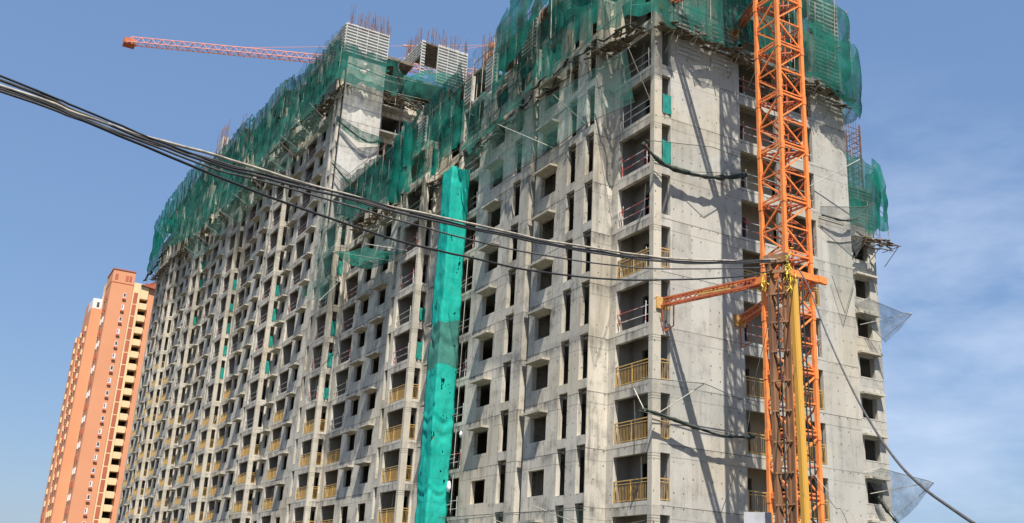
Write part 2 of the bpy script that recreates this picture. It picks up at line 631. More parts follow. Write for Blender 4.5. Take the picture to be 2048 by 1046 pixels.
def bay(bl, W, C, I, cx, w_, top, lim, slit=True, Y=YF, Yb=YR, sidehole=(0.48, 0.95)):
    """corner bay: column, open front, open side, balcony behind"""
    xl = cx - 0.35 - w_
    end = xl - (1.45 if slit else 0.65)
    h = holes_at(top, xl, cx - 0.35, *OPEN)
    if slit:
        h += holes_at(top, xl - 1.25, xl - 0.62, 1.16, 3.5)
    W.wall('y', Y, end, cx - 0.36, GZ, top, h, 0.22)
    # column with its grooves, proud of the wall
    c_ = MB()
    c_.box(cx - 0.36, cx, Y - 0.012, Y + sidehole[0], GZ, top)
    c_.build("column", CONC_COL, bl)
    # side of the bay facing the camera's street
    W.wall('x', cx - 0.004, Y + sidehole[0], Yb + 0.0, GZ, top, holes_at(top, Y + sidehole[0] - .01, Y + sidehole[1], *OPEN), 0.2)
    # inner wall of the balcony with its door
    dx0 = xl + 0.45
    I.wall('y', Yb + 0.25, xl - 0.2, cx - 0.21, GZ, top, holes_at(top, dx0 + .35, dx0 + 1.6, 0.72, 2.8), 0.15)
    I.wall('x', xl - 0.02, Y + 0.22, Yb + 0.25, GZ, top, [], 0.2)
    balcony(bl, xl, cx - 0.36, Y, top, lim, (cx, Y + sidehole[0], Y + sidehole[1]))
    return end


def balcony2(bl, W, I, x0, x1, top, lim, Y=YR):
    I.wall('y', Y + 1.5, x0 - 0.2, x1 + 0.2, GZ, top, holes_at(top, x0 + 0.3, x0 + 1.9, 0.72, 2.8), 0.15)
    I.wall('x', x0 - 0.02, Y + 0.22, Y + 1.5, GZ, top, [], 0.15)
    I.wall('x', x1 + 0.17, Y + 0.22, Y + 1.5, GZ, top, [], 0.15)
    balcony(bl, x0, x1, Y, top, lim)


# ---- corner bay (plane y = 0)
h = holes_at(FTOP, -3.35, -0.32, *OPEN)
fw_.wall('y', 0.0, -3.98, -0.36, GZ, FTOP, h, 0.25)
fcol.box(-0.36, 0.0, -0.012, 0.5, GZ, FTOP)
fcol.build("column", CONC_COL, front)
fin.wall('y', 1.15, -3.9, -0.26, GZ, FTOP, holes_at(FTOP, -2.5, -1.25, 0.72, 2.75), 0.15)
fin.wall('x', -3.38, 0.25, 1.15, GZ, FTOP, [], 0.3)
balcony(front, -3.35, -0.36, 0.0, FTOP, 2, (0.0, 0.5, 1.1))
for s_, e_ in (((-3.35, 0.06), (-0.36, 0.06)), ((-0.06, 0.5), (-0.06, 1.1))):
    rails[front].append((s_, e_, 12.68))
# gable (plane x = 0)
gh = holes_at(FTOP, 0.49, 1.1, *OPEN)
gh += holes_at(FTOP, 6.1, 11.8, 0.62, 2.9)
fgable.wall('x', 0.0, 0.5, 14.62, GZ, FTOP, gh, 0.25)
fgable.wall('y', 14.40, -10.6, -0.26, GZ, FTOP, [], 0.2)
# open landing behind the middle of the gable
lh = []
for k in fl(FTOP):
    lh += [(6.5, 7.75, 3 * k + 0.66, 3 * k + 2.6), (9.9, 11.4, 3 * k + 1.2, 3 * k + 2.6)]
fin.wall('x', -1.55, 6.0, 11.95, GZ, FTOP, lh, 0.2)
fin.wall('y', 6.0, -1.5, -0.26, GZ, FTOP, [], 0.08)
fin.wall('y', 11.85, -1.5, -0.26, GZ, FTOP, [], 0.12)
for k in fl(FTOP):
    z = 3 * k + 0.62
    fin.box(-0.22, -0.02, 8.86, 9.12, z, z + 2.28)
    if k <= 2 or k == 3 or k == 4:
        if k != 3:
            rails[front].append(((-0.06, 6.12), (-0.06, 8.86), z))
            rails[front].append(((-0.06, 9.12), (-0.06, 11.78), z))
        else:
            pipes[front].append(((-0.06, 6.12), (-0.06, 11.78), z))
    elif z < FTOP - 3.5:
        pipes[front].append(((-0.08, 6.12), (-0.08, 11.78), z))
# far wing of the block, set back
wh = []
for k in fl(27.7):
    wh += [(26.45, 27.95, 3 * k + 0.55, 3 * k + 2.08)]
fgable.wall('x', -10.6, 14.6, 28.8, GZ, 27.6, wh, 0.45)
fgable.wall('y', 28.58, -24, -11.05, GZ, 27.6, [], 0.2)
for k in fl(27.7):
    fin.box(-13.6, -13.4, 25.5, 28.5, 3 * k + 0.4, 3 * k + 3.2)
    ledges[front].append(('x', 26.2, 28.35, -10.6, 3 * k + 2.30))

# ---- main wall, plane y = YF
hm = holes_at(FTOP, -4.90, -4.05, *SLIT) + holes_at(FTOP, -6.85, -5.95, *SLIT) + holes_at(FTOP, -9.86, -8.12, *WIN)
fw_.wall('x', -3.985, YF + 0.27, 0.0, GZ, FTOP, [], 0.12)
fw_.wall('y', YF, -10.55, -3.985, GZ, FTOP, hm, 0.27)
hm = holes_at(FTOP, -13.6, -12.55, *SLIT) + holes_at(FTOP, -16.9, -15.1, *WIN) + holes_at(FTOP, -21.7, -18.65, 0.68, 3.1)
fw_.wall('y', YF, -22.1, -11.35, GZ, FTOP, hm, 0.27)
fw_.wall('x', -11.352, YF + 0.27, 3.0, GZ, FTOP, [], 0.1)
fw_.wall('y', 3.0, -11.45, -10.43, GZ, FTOP, [], 0.1)
fw_.wall('x', -10.43, YF + 0.27, 3.0, GZ, FTOP, [], 0.12)
KL = [k for k in range(K0, 11) if k != 1]
ledge_row(front, -9.93, -7.97, YF, KL[:-1])
ledge_row(front, -16.95, -14.98, YF, KL[:-1])
for k in fl(FTOP):
    pipes[front].append(((-21.7, YF + 0.1), (-18.65, YF + 0.1), 3 * k + 0.68))
# ---- recess A
fw_.wall('y', YR, -28.4, -21.9, GZ, FTOP, holes_at(FTOP, -26.4, -24.65, *WIN), 0.2)
fw_.wall('x', -22.1 + .0, YF + 0.27, YR, GZ, FTOP, [], 0.15)
ledge_row(front, -27.2, -23.2, YR, KL[:-1], 0.05)
e = bay(front, fw_, fcol, fin, -28.4, 3.15, FTOP, 3)
fw_.wall('y', YR, -49.0, e - 0.0, GZ, FTOP, holes_at(FTOP, -39.2, -37.45, *WIN) + holes_at(FTOP, -43.1, -41.35, *WIN)
         + holes_at(FTOP, -48.1, -44.65, *OPEN), 0.22)
balcony2(front, fw_, fin, -48.1, -44.65, FTOP, 2)
ledge_row(front, -39.45, -37.1, YR, KL[:-1])
ledge_row(front, -43.3, -40.95, YR, KL[:-1])
e = bay(front, fw_, fcol, fin, -49.0, 3.0, FTOP, 3, slit=False)
# ---- tall block
hz = holes_at(50.65, -54.3, -53.55, 1.16, 3.5)
tw_.wall('y', YF, -54.7, e + 0.02, GZ, 50.65, hz, 0.22)


def tmod(c, nxt, xs, prs, top, lim):
    """wall on the recessed plane from xs (right) to the next corner nxt (left)"""
    h = []
    for kind, a, b_ in prs:
        if kind == 'w':
            h += holes_at(top, a, b_, *WIN)
            ledge_row(tower, a - 0.35, b_ + 0.35, YR, [k for k in range(K0, int(top / 3)) if k != 1])
        elif kind == 'r':
            h += holes_at(top, a, b_, *WIN)
            ledge_row(tower, a - 0.15, b_ + 0.9, YR, [k for k in range(K0, int(top / 3)) if k != 1], 0.05)
        else:
            h += holes_at(top, a, b_, *OPEN)
            balcony2(tower, tw_, tin, a, b_, top, lim)
    tw_.wall('y', YR, nxt, xs, GZ, top, h, 0.22)


T1 = ttop(-60)
tmod(-49, -70.2, -54.7, [('w', -61.6, -60.0), ('b', -66.6, -63.1), ('r', -69.6, -68.1)], T1, 5)
e = bay(tower, tw_, tcol, tin, -70.2, 3.65, T1, 4)
tw_.wall('x', -54.7, YF + 0.22, YR, GZ, T1, [], 0.1)
T2 = ttop(-80)
tmod(0, -91.9, e, [('w', -82.2, -80.4), ('w', -86.6, -84.7), ('b', -90.9, -87.4)], T2, 5)
e = bay(tower, tw_, tcol, tin, -91.9, 3.5, T2, 5)
T3 = ttop(-100)
tmod(0, -114.8, e, [('w', -105.6, -103.7), ('b', -111.3, -107.6), ('r', -114.2, -112.6)], T3, 6)
e = bay(tower, tw_, tcol, tin, -114.8, 3.5, T3, 6)
T4 = ttop(-130)
tmod(0, -136.0, e, [('w', -125.2, -123.4), ('w', -129.6, -127.7), ('b', -134.9, -131.3)], T4, 9)
e = bay(tower, tw_, tcol, tin, -136.0, 3.6, T4, 9)
tmod(0, -160.0, e, [('w', -145.6, -143.9), ('b', -150.6, -147.1), ('r', -153.2, -151.6), ('b', -158.6, -155.4)], T4, 9)
tw_.wall('x', -159.8, YR + .22, 12, GZ, T4, [], 0.2)
# gable of the tall block: pale wall, then a set-back part with openings
twhite.wall('x', -52.30, YF + 0.22, 3.15, 31.0, T1, [], 0.25)
twhite.wall('y', 2.9, -53.9, -52.55, 31.0, T1, [], 0.25)
gh = []
for k in range(10, 17):
    gh.append((3.9, 6.4, 3 * k + 1.3, 3 * k + 2.9))
    gh.append((8.6, 11.4, 3 * k + 1.3, 3 * k + 2.9))
tw_.wall('x', -53.9, 3.15, 13.8, 31.0, T1 - 3.2, gh, 0.25)
tw_.wall('y', 13.6, -159.8, -53.9, GZ, T1 - .1, [], 0.2)

# floors, party walls and back walls
for k in range(K0, 11):
    z = 3 * k
    for x0, x1, y0, y1 in ((-3.9, -0.27, 0.27, 5.9), (-10.4, -4.12, YF + .28, 5.9), (-22.0, -11.46, YF + .28, 5.9), (-28.4, -22.01, YR + .21, 5.9),
                           (-33.2, -28.62, YF + .23, 5.9), (-49.0, -33.21, YR + .23, 5.9), (-52.4, -49.22, YF + .23, 5.9),
                           (-6, -0.27, 5.91, 14.3)):
        fslab.box(x0, x1, y0, y1, z + 0.44, z + 0.6)
    if k < 9:
        fslab.box(-23.5, -11.1, 14.9, 28.5, z + 0.3, z + 0.46)
    fslab.box(-10.5, -0.3, 14.3 - .2, 14.39, z + .3, z + .44)
fslab.box(-52.4, -6.2, 5.92, 13.5, FTOP - .3, FTOP - .1)
fin.box(-52.4, -6.0, 5.92, 6.08, GZ, FTOP - .35)
fin.box(-6.2, -6.02, 6.09, 14.3, GZ, FTOP - .1)
fin.box(-24, -23.8, 14.7, 28.5, GZ, 27.5)
fslab.box(-23.7, -11.1, 14.9, 28.5, 27.2, 27.5)
for x in (-7.4, -14.3, -17.9, -22.9, -30.5, -36.4, -40.2, -44.2, -51.5):
    fin.box(x - 0.07, x + 0.07, 1.6 if x < -28 else 0.2, 5.9, GZ, FTOP - .35)
for k in range(K0, 20):
    z = 3 * k
    for x0, x1, y0, top in ((-54.6, -52.66, YF + .23, T1), (-70.3, -54.81, YR + .23, T1), (-75.5, -70.31, YF + .23, T1), (-92, -75.51, YR + .23, T2),
                            (-97, -92.01, YF + .23, T2), (-114.9, -97.01, YR + .23, T3), (-119.8, -114.91, YF + .23, T3),
                            (-136.1, -119.81, YR + .23, T4), (-141, -136.11, YF + .23, T4), (-159.7, -141.01, YR + .23, T4)):
        if z + 0.6 < top:
            tslab.box(x0, x1, y0, 5.9, z + 0.44, z + 0.6)
for x0, x1, tp_ in ((-75.5, -54.0, T1), (-97.0, -75.51, T2), (-119.8, -97.01, T3), (-159.7, -119.81, T4)):
    tin.box(x0, x1, 5.92, 6.08, GZ, tp_ - .3)
    tslab.box(x0, x1, 6.09, 13.4, tp_ - .35, tp_ - .2)
for x in (-58.4, -62.5, -67.4, -78.5, -83.4, -101, -106.8, -112, -121.5, -126.5, -130.6, -146, -154):
    tin.box(x - 0.07, x + 0.07, 1.5, 5.9, GZ, 50)

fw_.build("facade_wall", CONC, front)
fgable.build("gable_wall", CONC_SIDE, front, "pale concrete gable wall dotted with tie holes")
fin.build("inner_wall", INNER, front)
fslab.build("floor_slab", SLAB, front)
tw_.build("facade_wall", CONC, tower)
twhite.build("gable_wall", CONC_WHITE, tower, "tall pale blank gable wall above the lower block")
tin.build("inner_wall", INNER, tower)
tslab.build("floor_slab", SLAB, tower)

CAMP = Vector((41.07, -30.5, -4.7))


def ledge_mb(b_, q):
    if q[0] == 'x':
        _, y0, y1, X, z = q
        b_.box(X + 0.003, X + 0.5, y0, y1, z - 0.08, z + 0.07)
    else:
        x0, x1, Y, z = q
        j = random.uniform(-.02, .02)
        b_.box(x0, x1, Y - 0.55 + j, Y - 0.003, z - 0.12, z + 0.01)


def rail_mb(b_, g_, p0, p1, z, step):
    p0 = Vector((p0[0], p0[1], z)); p1 = Vector((p1[0], p1[1], z))
    d = p1 - p0
    ln = d.length
    n = max(2, int(ln / step))
    Z = Vector((0, 0, 1))
    b_.bar(p0 + Z * 1.08, p1 + Z * 1.08, 0.028)
    b_.bar(p0 + Z * 0.92, p1 + Z * 0.92, 0.02)
    b_.bar(p0 + Z * 0.08, p1 + Z * 0.08, 0.022)
    for i in range(n + 1):
        P = p0 + d * (i / n)
        b_.bar(P + Z * 0.08, P + Z * 0.92, 0.0075)
    m = max(1, round(ln / 1.3))
    for i in range(m + 1):
        P = p0 + d * min(0.985, max(0.015, i / m))
        g_.bar(P, P + Z * 1.08, 0.026)


for bl in (front, tower):
    lst = sorted(ledges[bl], key=lambda q: (Vector((q[3], q[1], q[4])) - CAMP).length if q[0] == 'x' else (Vector((q[0], q[2], q[3])) - CAMP).length)
    if bl is tower:
        lst = [q for q in lst if q[3] > -1 and q[3] < 48]
    for i, q in enumerate(lst[:100]):
        b = MB(); ledge_mb(b, q); b.build("window_ledge", CONC_LEDGE, bl)
    if len(lst) > 100:
        b = MB()
        for q in lst[100:]:
            ledge_mb(b, q)
        b.build("window_ledge", CONC_LEDGE, bl)["kind"] = "stuff"
    rl = sorted([q for q in rails[bl] if q[2] > -1.4], key=lambda q: (Vector((q[0][0], q[0][1], q[2])) - CAMP).length)
    for q in rl[:100]:
        b = MB()
        rail_mb(b, b, *q, 0.125 if q[0][0] > -20 else 0.11)
        b.build("balcony_railing", GOLD, bl, "golden balcony railing with thin upright bars")
    if len(rl) > 100:
        b = MB()
        for q in rl[100:]:
            rail_mb(b, b, *q, 0.18)
        b.build("balcony_railing", GOLD, bl)["kind"] = "stuff"
    pl = sorted([q for q in pipes[bl] if q[2] > -1.4], key=lambda q: (Vector((q[0][0], q[0][1], q[2])) - CAMP).length)
    rest = MB()
    for i, (p0, p1, z) in enumerate(pl):
        b = MB() if i < 100 else rest
        a = Vector((p0[0], p0[1], z)); c = Vector((p1[0], p1[1], z))
        for h_ in (0.5, 1.0):
            b.bar(a + Vector((0, 0, h_ + random.uniform(-.04, .04))), c + Vector((0, 0, h_ + random.uniform(-.04, .04))), 0.024, 6)
        for t_ in (0.06, 0.9):
            P = a.lerp(c, t_ + random.uniform(-.05, .05))
            b.bar(P, P + Vector((random.uniform(-.06, .06), random.uniform(-.03, .03), 1.25)), 0.028, 6)
        if i < 100:
            b.build("guard_pipe", PIPE_RED if random.random() < .6 else STEEL, bl, "temporary pipe barrier across an open balcony")
    if rest.v:
        rest.build("guard_pipe", PIPE_RED, bl)["kind"] = "stuff"

# loose shores and boards left standing in the open balconies
for bl, spots in ((front, ((-3.2, -0.6, 0.5), (-21.3, -18.9, -0.7), (-31.6, -29.0, -0.8), (-47.8, -45.0, 0.5), (-52, -49.5, -0.8))),
                  (tower, ((-66.4, -63.3, 0.4), (-74, -70.8, -0.8), (-90.6, -87.6, 0.4), (-95.3, -92.5, -0.8), (-111, -108, .4), (-118, -115.4, -.8), (-134, -131.6, .4)))):
    for x0, x1, y in spots:
        for k in range(0, 9 if bl is front else 16):
            for q in range(random.choice((0, 0, 1, 1, 2))):
                x = random.uniform(x0, x1)
                b = MB()
                z = 3 * k + 0.62
                if random.random() < .6:
                    b.bar((x, y, z), (x + random.uniform(-.3, .3), y + .1, z + 2.35), 0.035, 6)
                    b.build("shore", POLE_PALE if random.random() < .5 else POLE, bl)
                else:
                    w_ = random.uniform(.2, .5)
                    b.bar((x, y + .1, z), (x + .2, y + .5, z + random.uniform(.9, 1.7)), w_ * .5, 4, rz=.025)
                    b.build("leaning_board", WOOD if random.random() < .6 else FORM, bl)

# ---- formwork, props and starter bars on top
def formwork(bl, p0, p1, z0, z1, th=0.12, rib=0.3):
    b_ = MB()
    a = Vector((*p0, 0)); c = Vector((*p1, 0))
    d = (c - a).normalized()
    nrm = Vector((d.y, -d.x, 0))

    def bx(s0, s1, za, zb, o0, o1):
        q = [a + d * s0 + nrm * o0, a + d * s1 + nrm * o0, a + d * s1 + nrm * o1, a + d * s0 + nrm * o1]
        n = len(b_.v)
        b_.v += [(v.x, v.y, za) for v in q] + [(v.x, v.y, zb) for v in q]
        for f in ((0, 3, 2, 1), (4, 5, 6, 7), (0, 1, 5, 4), (1, 2, 6, 5), (2, 3, 7, 6), (3, 0, 4, 7)):
            b_.f.append(tuple(n + i for i in f))
    ln = (c - a).length
    bx(0, ln, z0, z1, -th, 0)
    z = z0 + 0.1
    while z < z1 - 0.1:
        bx(0.02, ln - 0.02, z, z + 0.09, 0.003, 0.09)
        z += rib
    s = 0.0
    while s < ln:
        bx(s, min(ln, s + 0.07), z0, z1, 0.004, 0.07)
        s += 1.2
    return b_.build("formwork_panel", FORM, bl)


def bars(bl, pts, z0, hmin, hmax, n, name="starter_bars"):
    b_ = MB()
    for i in range(n):
        a, c = random.choice(pts)
        t_ = random.random()
        x = a[0] + (c[0] - a[0]) * t_ + random.uniform(-.08, .08)
        y = a[1] + (c[1] - a[1]) * t_ + random.uniform(-.08, .08)
        hh = random.uniform(hmin, hmax)
        b_.bar((x, y, z0 - 0.3), (x + random.uniform(-.2, .2), y + random.uniform(-.2, .2), z0 + hh), 0.016, 4)
    o = b_.build(name, REBAR, bl)
    o["kind"] = "stuff"
    return o


# front block top storey
for p0, p1, z0, z1 in (((-8.0, YF), (-4.0, YF), 30.7, 33.2), ((-13.2, YF), (-11.4, YF), 30.7, 33.0), ((-18.5, YF), (-17.0, YF), 30.7, 33.0),
                       ((-21.9, YF), (-20.6, YF), 30.7, 32.8), ((-30.5, YF), (-29.0, YF), 30.7, 33.0),
                       ((-37.4, YR), (-36.2, YR), 30.7, 33.0), ((-44.4, YR), (-43.2, YR), 30.7, 33.0), ((-49.4, YF), (-48.9, YF), 30.7, 33.0),
                       ((0.0, 1.2), (0.0, 5.9), 30.7, 33.4), ((0.0, 12.0), (0.0, 14.5), 30.7, 33.4), ((-3.6, 0.0), (-0.4, 0.0), 32.5, 33.3)):
    formwork(front, p0, p1, z0, z1)
# shutters still on the top of the gable and on the wing
for p0, p1, z0, z1 in (((0.012, 1.5), (0.012, 3.2), 25.6, 28.6), ((0.012, 4.0), (0.012, 5.6), 25.6, 28.8), ((0.012, 12.2), (0.012, 14.4), 25.4, 30.6),
                       ((-10.58, 26.0), (-10.58, 28.7), 24.4, 27.6)):
    formwork(front, p0, p1, z0, z1, 0.003, 0.28)
b = MB()
for k in (30.65,):
    for x in [-2.2 - 2.1 * i for i in range(24)]:
        for y in (YR - .6, 1.4):
            b.bar((x, y, k), (x + random.uniform(-.1, .1), y, k + 2.6), 0.035, 6)
for y in [0.8 + 1.5 * i for i in range(9)]:
    b.bar((-0.5, y, FTOP), (-0.5, y, FTOP + 2.7), 0.035, 6)
b.build("prop", POLE, front)["kind"] = "stuff"
b = MB()
b.box(-52.2, -20.2, -1.0, 8, 33.3, 33.45)
b.box(-20, -8.2, -1.0, 8, 33.55, 33.7)
b.box(-7.9, -0.2, 0.1, 14, 33.55, 33.7)
b.build("roof_deck", WOOD, front)
bars(front, [((-52, YR), (-20, YR)), ((-20, YF + .2), (-4, YF + .2)), ((-0.15, 0.2), (-.15, 14))], 33.2, 0.7, 2.6, 380)
bars(front, [((-16.8, YF + .2), (-15.8, YF + .2)), ((-14, YF + .2), (-13, YF + .2))], 33.2, 1.5, 3.2, 14)
bars(front, [((-0.2, 12.2), (-.2, 14.5))], 33.2, 1.5, 3.6, 40)
# tall block top: two boxed-in cores in striped formwork
for p0, p1, z0, z1 in (((-52.20, -1.7), (-52.20, 3.2), T1 - .6, 53.6), ((-58.0, -1.72), (-52.25, -1.72), T1 - .6, 53.5),
                       ((-52.20, 9.0), (-52.20, 12.7), T1 - .9, 54.5), ((-52.20, 7.0), (-52.20, 7.5), T1 - .9, 54.4), ((-57, 7.0), (-52.25, 7.0), 52.5, 54.4)):
    formwork(tower, p0, p1, z0, z1, 0.12, 0.36)
b = MB()
b.box(-58, -52.3, -1.6, 3.2, 53.35, 53.5)
b.box(-57, -52.3, 7.1, 12.7, 54.2, 54.35)
b.box(-59.5, -54.0, 3.25, 7.0, 51.9, 52.2)
b.box(-76, -58.1, -1.2, 8, 53.3, 53.45)
b.box(-97, -76.1, -1.2, 8, 56.3, 56.45)
b.box(-119, -97.1, -1.2, 8, 59.3, 59.45)
b.box(-159.5, -119.1, -1.2, 8, 62.0, 62.15)
b.build("roof_deck", WOOD, tower)
b = MB()
for x in [-53 - 4.3 * i for i in range(25)]:
    zt = ttop(x)
    for y in (-0.8, 1.8):
        b.bar((x, y, zt), (x, y, zt + 2.6), 0.045, 6)
    if random.random() < .45:
        b.box(x - .5, x + .4, YF, YF + .25, zt + .02, zt + 2.4)
b.build("prop", POLE, tower)["kind"] = "stuff"
bars(tower, [((-52.2, -1.6), (-52.2, 3.2))], 53.5, 0.8, 2.6, 60)
bars(tower, [((-52.2, 7), (-52.2, 12.8)), ((-57, 7), (-52.2, 7))], 54.4, 0.6, 2.2, 80)
bars(tower, [((-75, -1.2), (-58, -1.2))], 53.3, 0.5, 2.2, 90)
bars(tower, [((-97, -1.2), (-76, -1.2))], 56.3, 0.5, 2.2, 90)
bars(tower, [((-119, -1.2), (-97, -1.2))], 59.3, 0.5, 3.2, 60)
bars(tower, [((-159, -1.2), (-119, -1.2))], 62.0, 0.5, 3.2, 90)
# column head with fresh shuttering on the far roof
b = MB()
b.box(-113.6, -111.2, -1.25, -0.4, 59.5, 63.6)
b.build("column_shutter", FORM, tower)
bars(tower, [((-116.0, -1.2), (-108.5, -1.2))], 61, 2.5, 5.2, 40)

# ------------------------------------------------------------------ green tarps in side openings
ORD = ["first", "second", "third", "fourth", "fifth", "sixth"]


def tarp(x, y0, y1, z0, z1, label):
    b_ = MB()
    nu, nv = 6, 8
    for j in range(nv + 1):
        for i in range(nu + 1):
            u, v = i / nu, j / nv
            wv = 0.05 * math.sin(u * 9 + v * 3) * (1 - v) + 0.03 * noise.noise(Vector((u * 3, v * 3, z0)))
            b_.v.append((x + 0.06 + wv, y0 + (y1 - y0) * (u + 0.08 * (1 - v) * math.sin(z0)), z0 + (z1 - z0) * v - 0.06 * math.sin(math.pi * u)))
    for j in range(nv):
        for i in range(nu):
            k = j * (nu + 1) + i
            b_.f.append((k, k + 1, k + nu + 2, k + nu + 1))
    o = b_.build("green_tarp", TARP, None, smooth=True)
    tag(o, label, "tarp", "green tarps tied across the side openings of the bays")


for name, cx, y0, y1, ks in (("corner bay", 0, 0.5, 1.1, (7, 6)), ("first bay left of the wrapped shaft", -28.4, YF + .48, YF + .95, (5, 4)),
                             ("second bay left of the wrapped shaft", -49.0, YF + .48, YF + .95, (8, 6, 5, 4)),
                             ("third bay left of the wrapped shaft", -70.2, YF + .48, YF + .95, (9, 8, 7, 6)),
                             ("fourth bay left of the wrapped shaft", -91.9, YF + .48, YF + .95, (11, 10, 9, 8, 7)),
                             ("fifth bay left of the wrapped shaft", -114.8, YF + .48, YF + .95, (14, 13, 11))):
    for i, k in enumerate(ks):
        tarp(cx, y0, y1, 3 * k + 0.72, 3 * k + random.uniform(1.7, 2.1), "green tarp, %s from the top, beside the %s" % (ORD[i], name))

# ------------------------------------------------------------------ safety nets
def path_sample(path, vals, step):
    pts = []
    for i in range(len(path) - 1):
        a = Vector((*path[i], 0)); c = Vector((*path[i + 1], 0))
        n = max(1, int((c - a).length / step))
        for k in range(n):
            t_ = k / n
            pts.append((a.lerp(c, t_), [v[i] + (v[i + 1] - v[i]) * t_ for v in vals]))
    pts.append((Vector((*path[-1], 0)), [v[-1] for v in vals]))
    return pts


def net_sheet(b_, path, zb, zt, out, amp=0.25, bulge=0.5, seed=0, step=0.3, vstep=0.42, sag=0.35, span=2.6, tatter=0.42):
    P = path_sample(path, (zb, zt), step)
    n = len(P)
    acc = 0.0
    S_ = [0.0]
    for i in range(1, n):
        acc += (P[i][0] - P[i - 1][0]).length
        S_.append(acc)
    hmax = max(q[1][1] - q[1][0] for q in P)
    nv = max(4, int(hmax / vstep))
    k0 = len(b_.v)
    for i in range(n):
        d = (P[min(i + 1, n - 1)][0] - P[max(i - 1, 0)][0]).normalized()
        nr = Vector((d.y, -d.x, 0)) * out
        s = S_[i]
        z0, z1 = P[i][1]
        sp_ = s / span + 0.45 * noise.noise(Vector((s * .21, seed, 3)))
        z1 = z1 - sag * (1 + 1.4 * noise.noise(Vector((math.floor(sp_) * 3.7, seed, 4)))) * abs(math.sin(math.pi * sp_)) ** 0.8 + 0.3 * noise.noise(Vector((s * .8, seed, 1)))
        z0 = z0 + tatter * noise.noise(Vector((s * .9, seed, 5))) * 2 + 0.2 * abs(math.sin(math.pi * s / span))
        fold = noise.noise(Vector((s * 1.7, seed * 3.1, 0.0))) + 0.6 * noise.noise(Vector((s * 3.9, seed * 3.1, 2.0)))
        for j in range(nv + 1):
            v = j / nv
            z = z0 + (z1 - z0) * v
            q = 0.55 * bulge * math.sin(math.pi * (1 - v) ** 0.8) * (0.7 + 0.5 * noise.noise(Vector((s * .4, z * .3, seed))))
            q += amp * (fold + 0.5 * noise.noise(Vector((s * 7.5, seed, z * .15)))) * (0.6 + 0.4 * math.sin(math.pi * v)) + 0.18 * noise.noise(Vector((s * 1.3, z * 1.1, seed + 9)))
            pp = P[i][0] + nr * q
            b_.v.append((pp.x, pp.y, z))
    for i in range(n - 1):
        for j in range(nv):
            k = k0 + i * (nv + 1) + j
            if noise.noise(Vector((i * .22, j * .3, seed * 5.1))) > 0.52 or random.random() < 0.004:
                continue
            b_.f.append((k, k + nv + 1, k + nv + 2, k + 1))


def net(name, label, mat, group, sheets, roll=None, poles=None, out=1):
    """a hung net: cloth sheets + (part) the rolled lower hem + (part) the poles it is tied to"""
    x, y = sheets[0]["path"][0]
    t_ = thing(name, label, "safety net", (x, y, min(sheets[0]["zb"])), group)
    b_ = MB()
    for i, s in enumerate(sheets):
        q = dict(s)
        q.setdefault("seed", len(bpy.data.objects) * 0.37 + i)
        net_sheet(b_, out=out, **q)
    b_.build("netting", mat, t_, smooth=True)
    if roll:
        b2 = MB()
        for path, zz, rr in roll:
            P = path_sample(path, (zz,), 0.45)
            i = 0
            while i < len(P) - 3:
                m = random.randint(3, 8)
                seg = P[i:i + m + 1]
                dr = random.uniform(-.5, .25)
                pts = [(p_.x + random.uniform(-.25, .2), p_.y + random.uniform(-.2, .2), v_[0] + dr - 0.25 * math.sin(math.pi * q / m) + random.uniform(-.18, .18)) for q, (p_, v_) in enumerate(seg)]
                if len(pts) > 2:
                    ph = random.uniform(0, 50)
                    b2.tube(catmull(pts, 3), lambda u, rr=rr, ph=ph: 0.33 * rr * (0.15 + 1.2 * abs(noise.noise(Vector((u * 5 + ph, rr, ph)))) + 0.3 * math.sin(math.pi * u)), 6)
                i += m - random.randint(0, 2)
        b2.build("rolled_hem", NET_ROLL, t_, smooth=True)
    if poles:
        b3 = MB()
        for path, z0, z1, st in poles:
            P = path_sample(path, (z0, z1), st)
            for p_, v_ in P:
                b3.bar((p_.x, p_.y, v_[0] + random.uniform(-.6, 1.2)), (p_.x + random.uniform(-.35, .35), p_.y, v_[1] + random.uniform(-1.6, .5)), 0.024, 6)
            for f in (0.12, 0.5, 0.92):
                for i in range(len(P) - 1):
                    a, va = P[i]; c, vc = P[i + 1]
                    b3.bar((a.x, a.y, va[0] + (va[1] - va[0]) * f), (c.x, c.y, vc[0] + (vc[1] - vc[0]) * f), 0.025, 5)
        b3.build("pole", POLE, t_)["kind"] = "stuff"
    return t_


G1 = "green nets round the top of the corner block"
G2 = "green nets along the top of the tall block"
YN = -2.5
net("safety_net", "dark green net wrapped round the near upper corner of the block", NET, G1,
    [dict(path=[(0.9, 9.6), (1.3, 6.0), (1.1, 2.6), (1.3, -0.9), (0.2, -2.0), (-4, YN), (-9.5, YN)], zb=[26.6, 27.0, 26.3, 26.7, 26.8, 26.6, 26.3], zt=[31.2, 31.4, 31.0, 31.6, 31.5, 31.2, 31.0], bulge=0.7),
     dict(path=[(0.7, 9.6), (0.9, 5.0), (0.9, -0.9), (0, -1.8), (-4, YN + .3), (-8.5, YN + .2)], zb=[30.2, 30.0, 29.8, 29.9, 29.6, 28.8], zt=[35, 35, 35.2, 35.4, 35.6, 35.2], bulge=0.4)],
    roll=[([(0.3, -1.9), (-4, -2.4), (-9.5, YN)], [26.8, 26.6, 26.3], 0.28)],
    poles=[([(0.8, 9.6), (0.9, -0.9), (0, -1.7), (-9.5, YN + .4)], [26.6, 26.6, 26.7, 26.3], [34.5, 35, 35, 34], 1.9)])
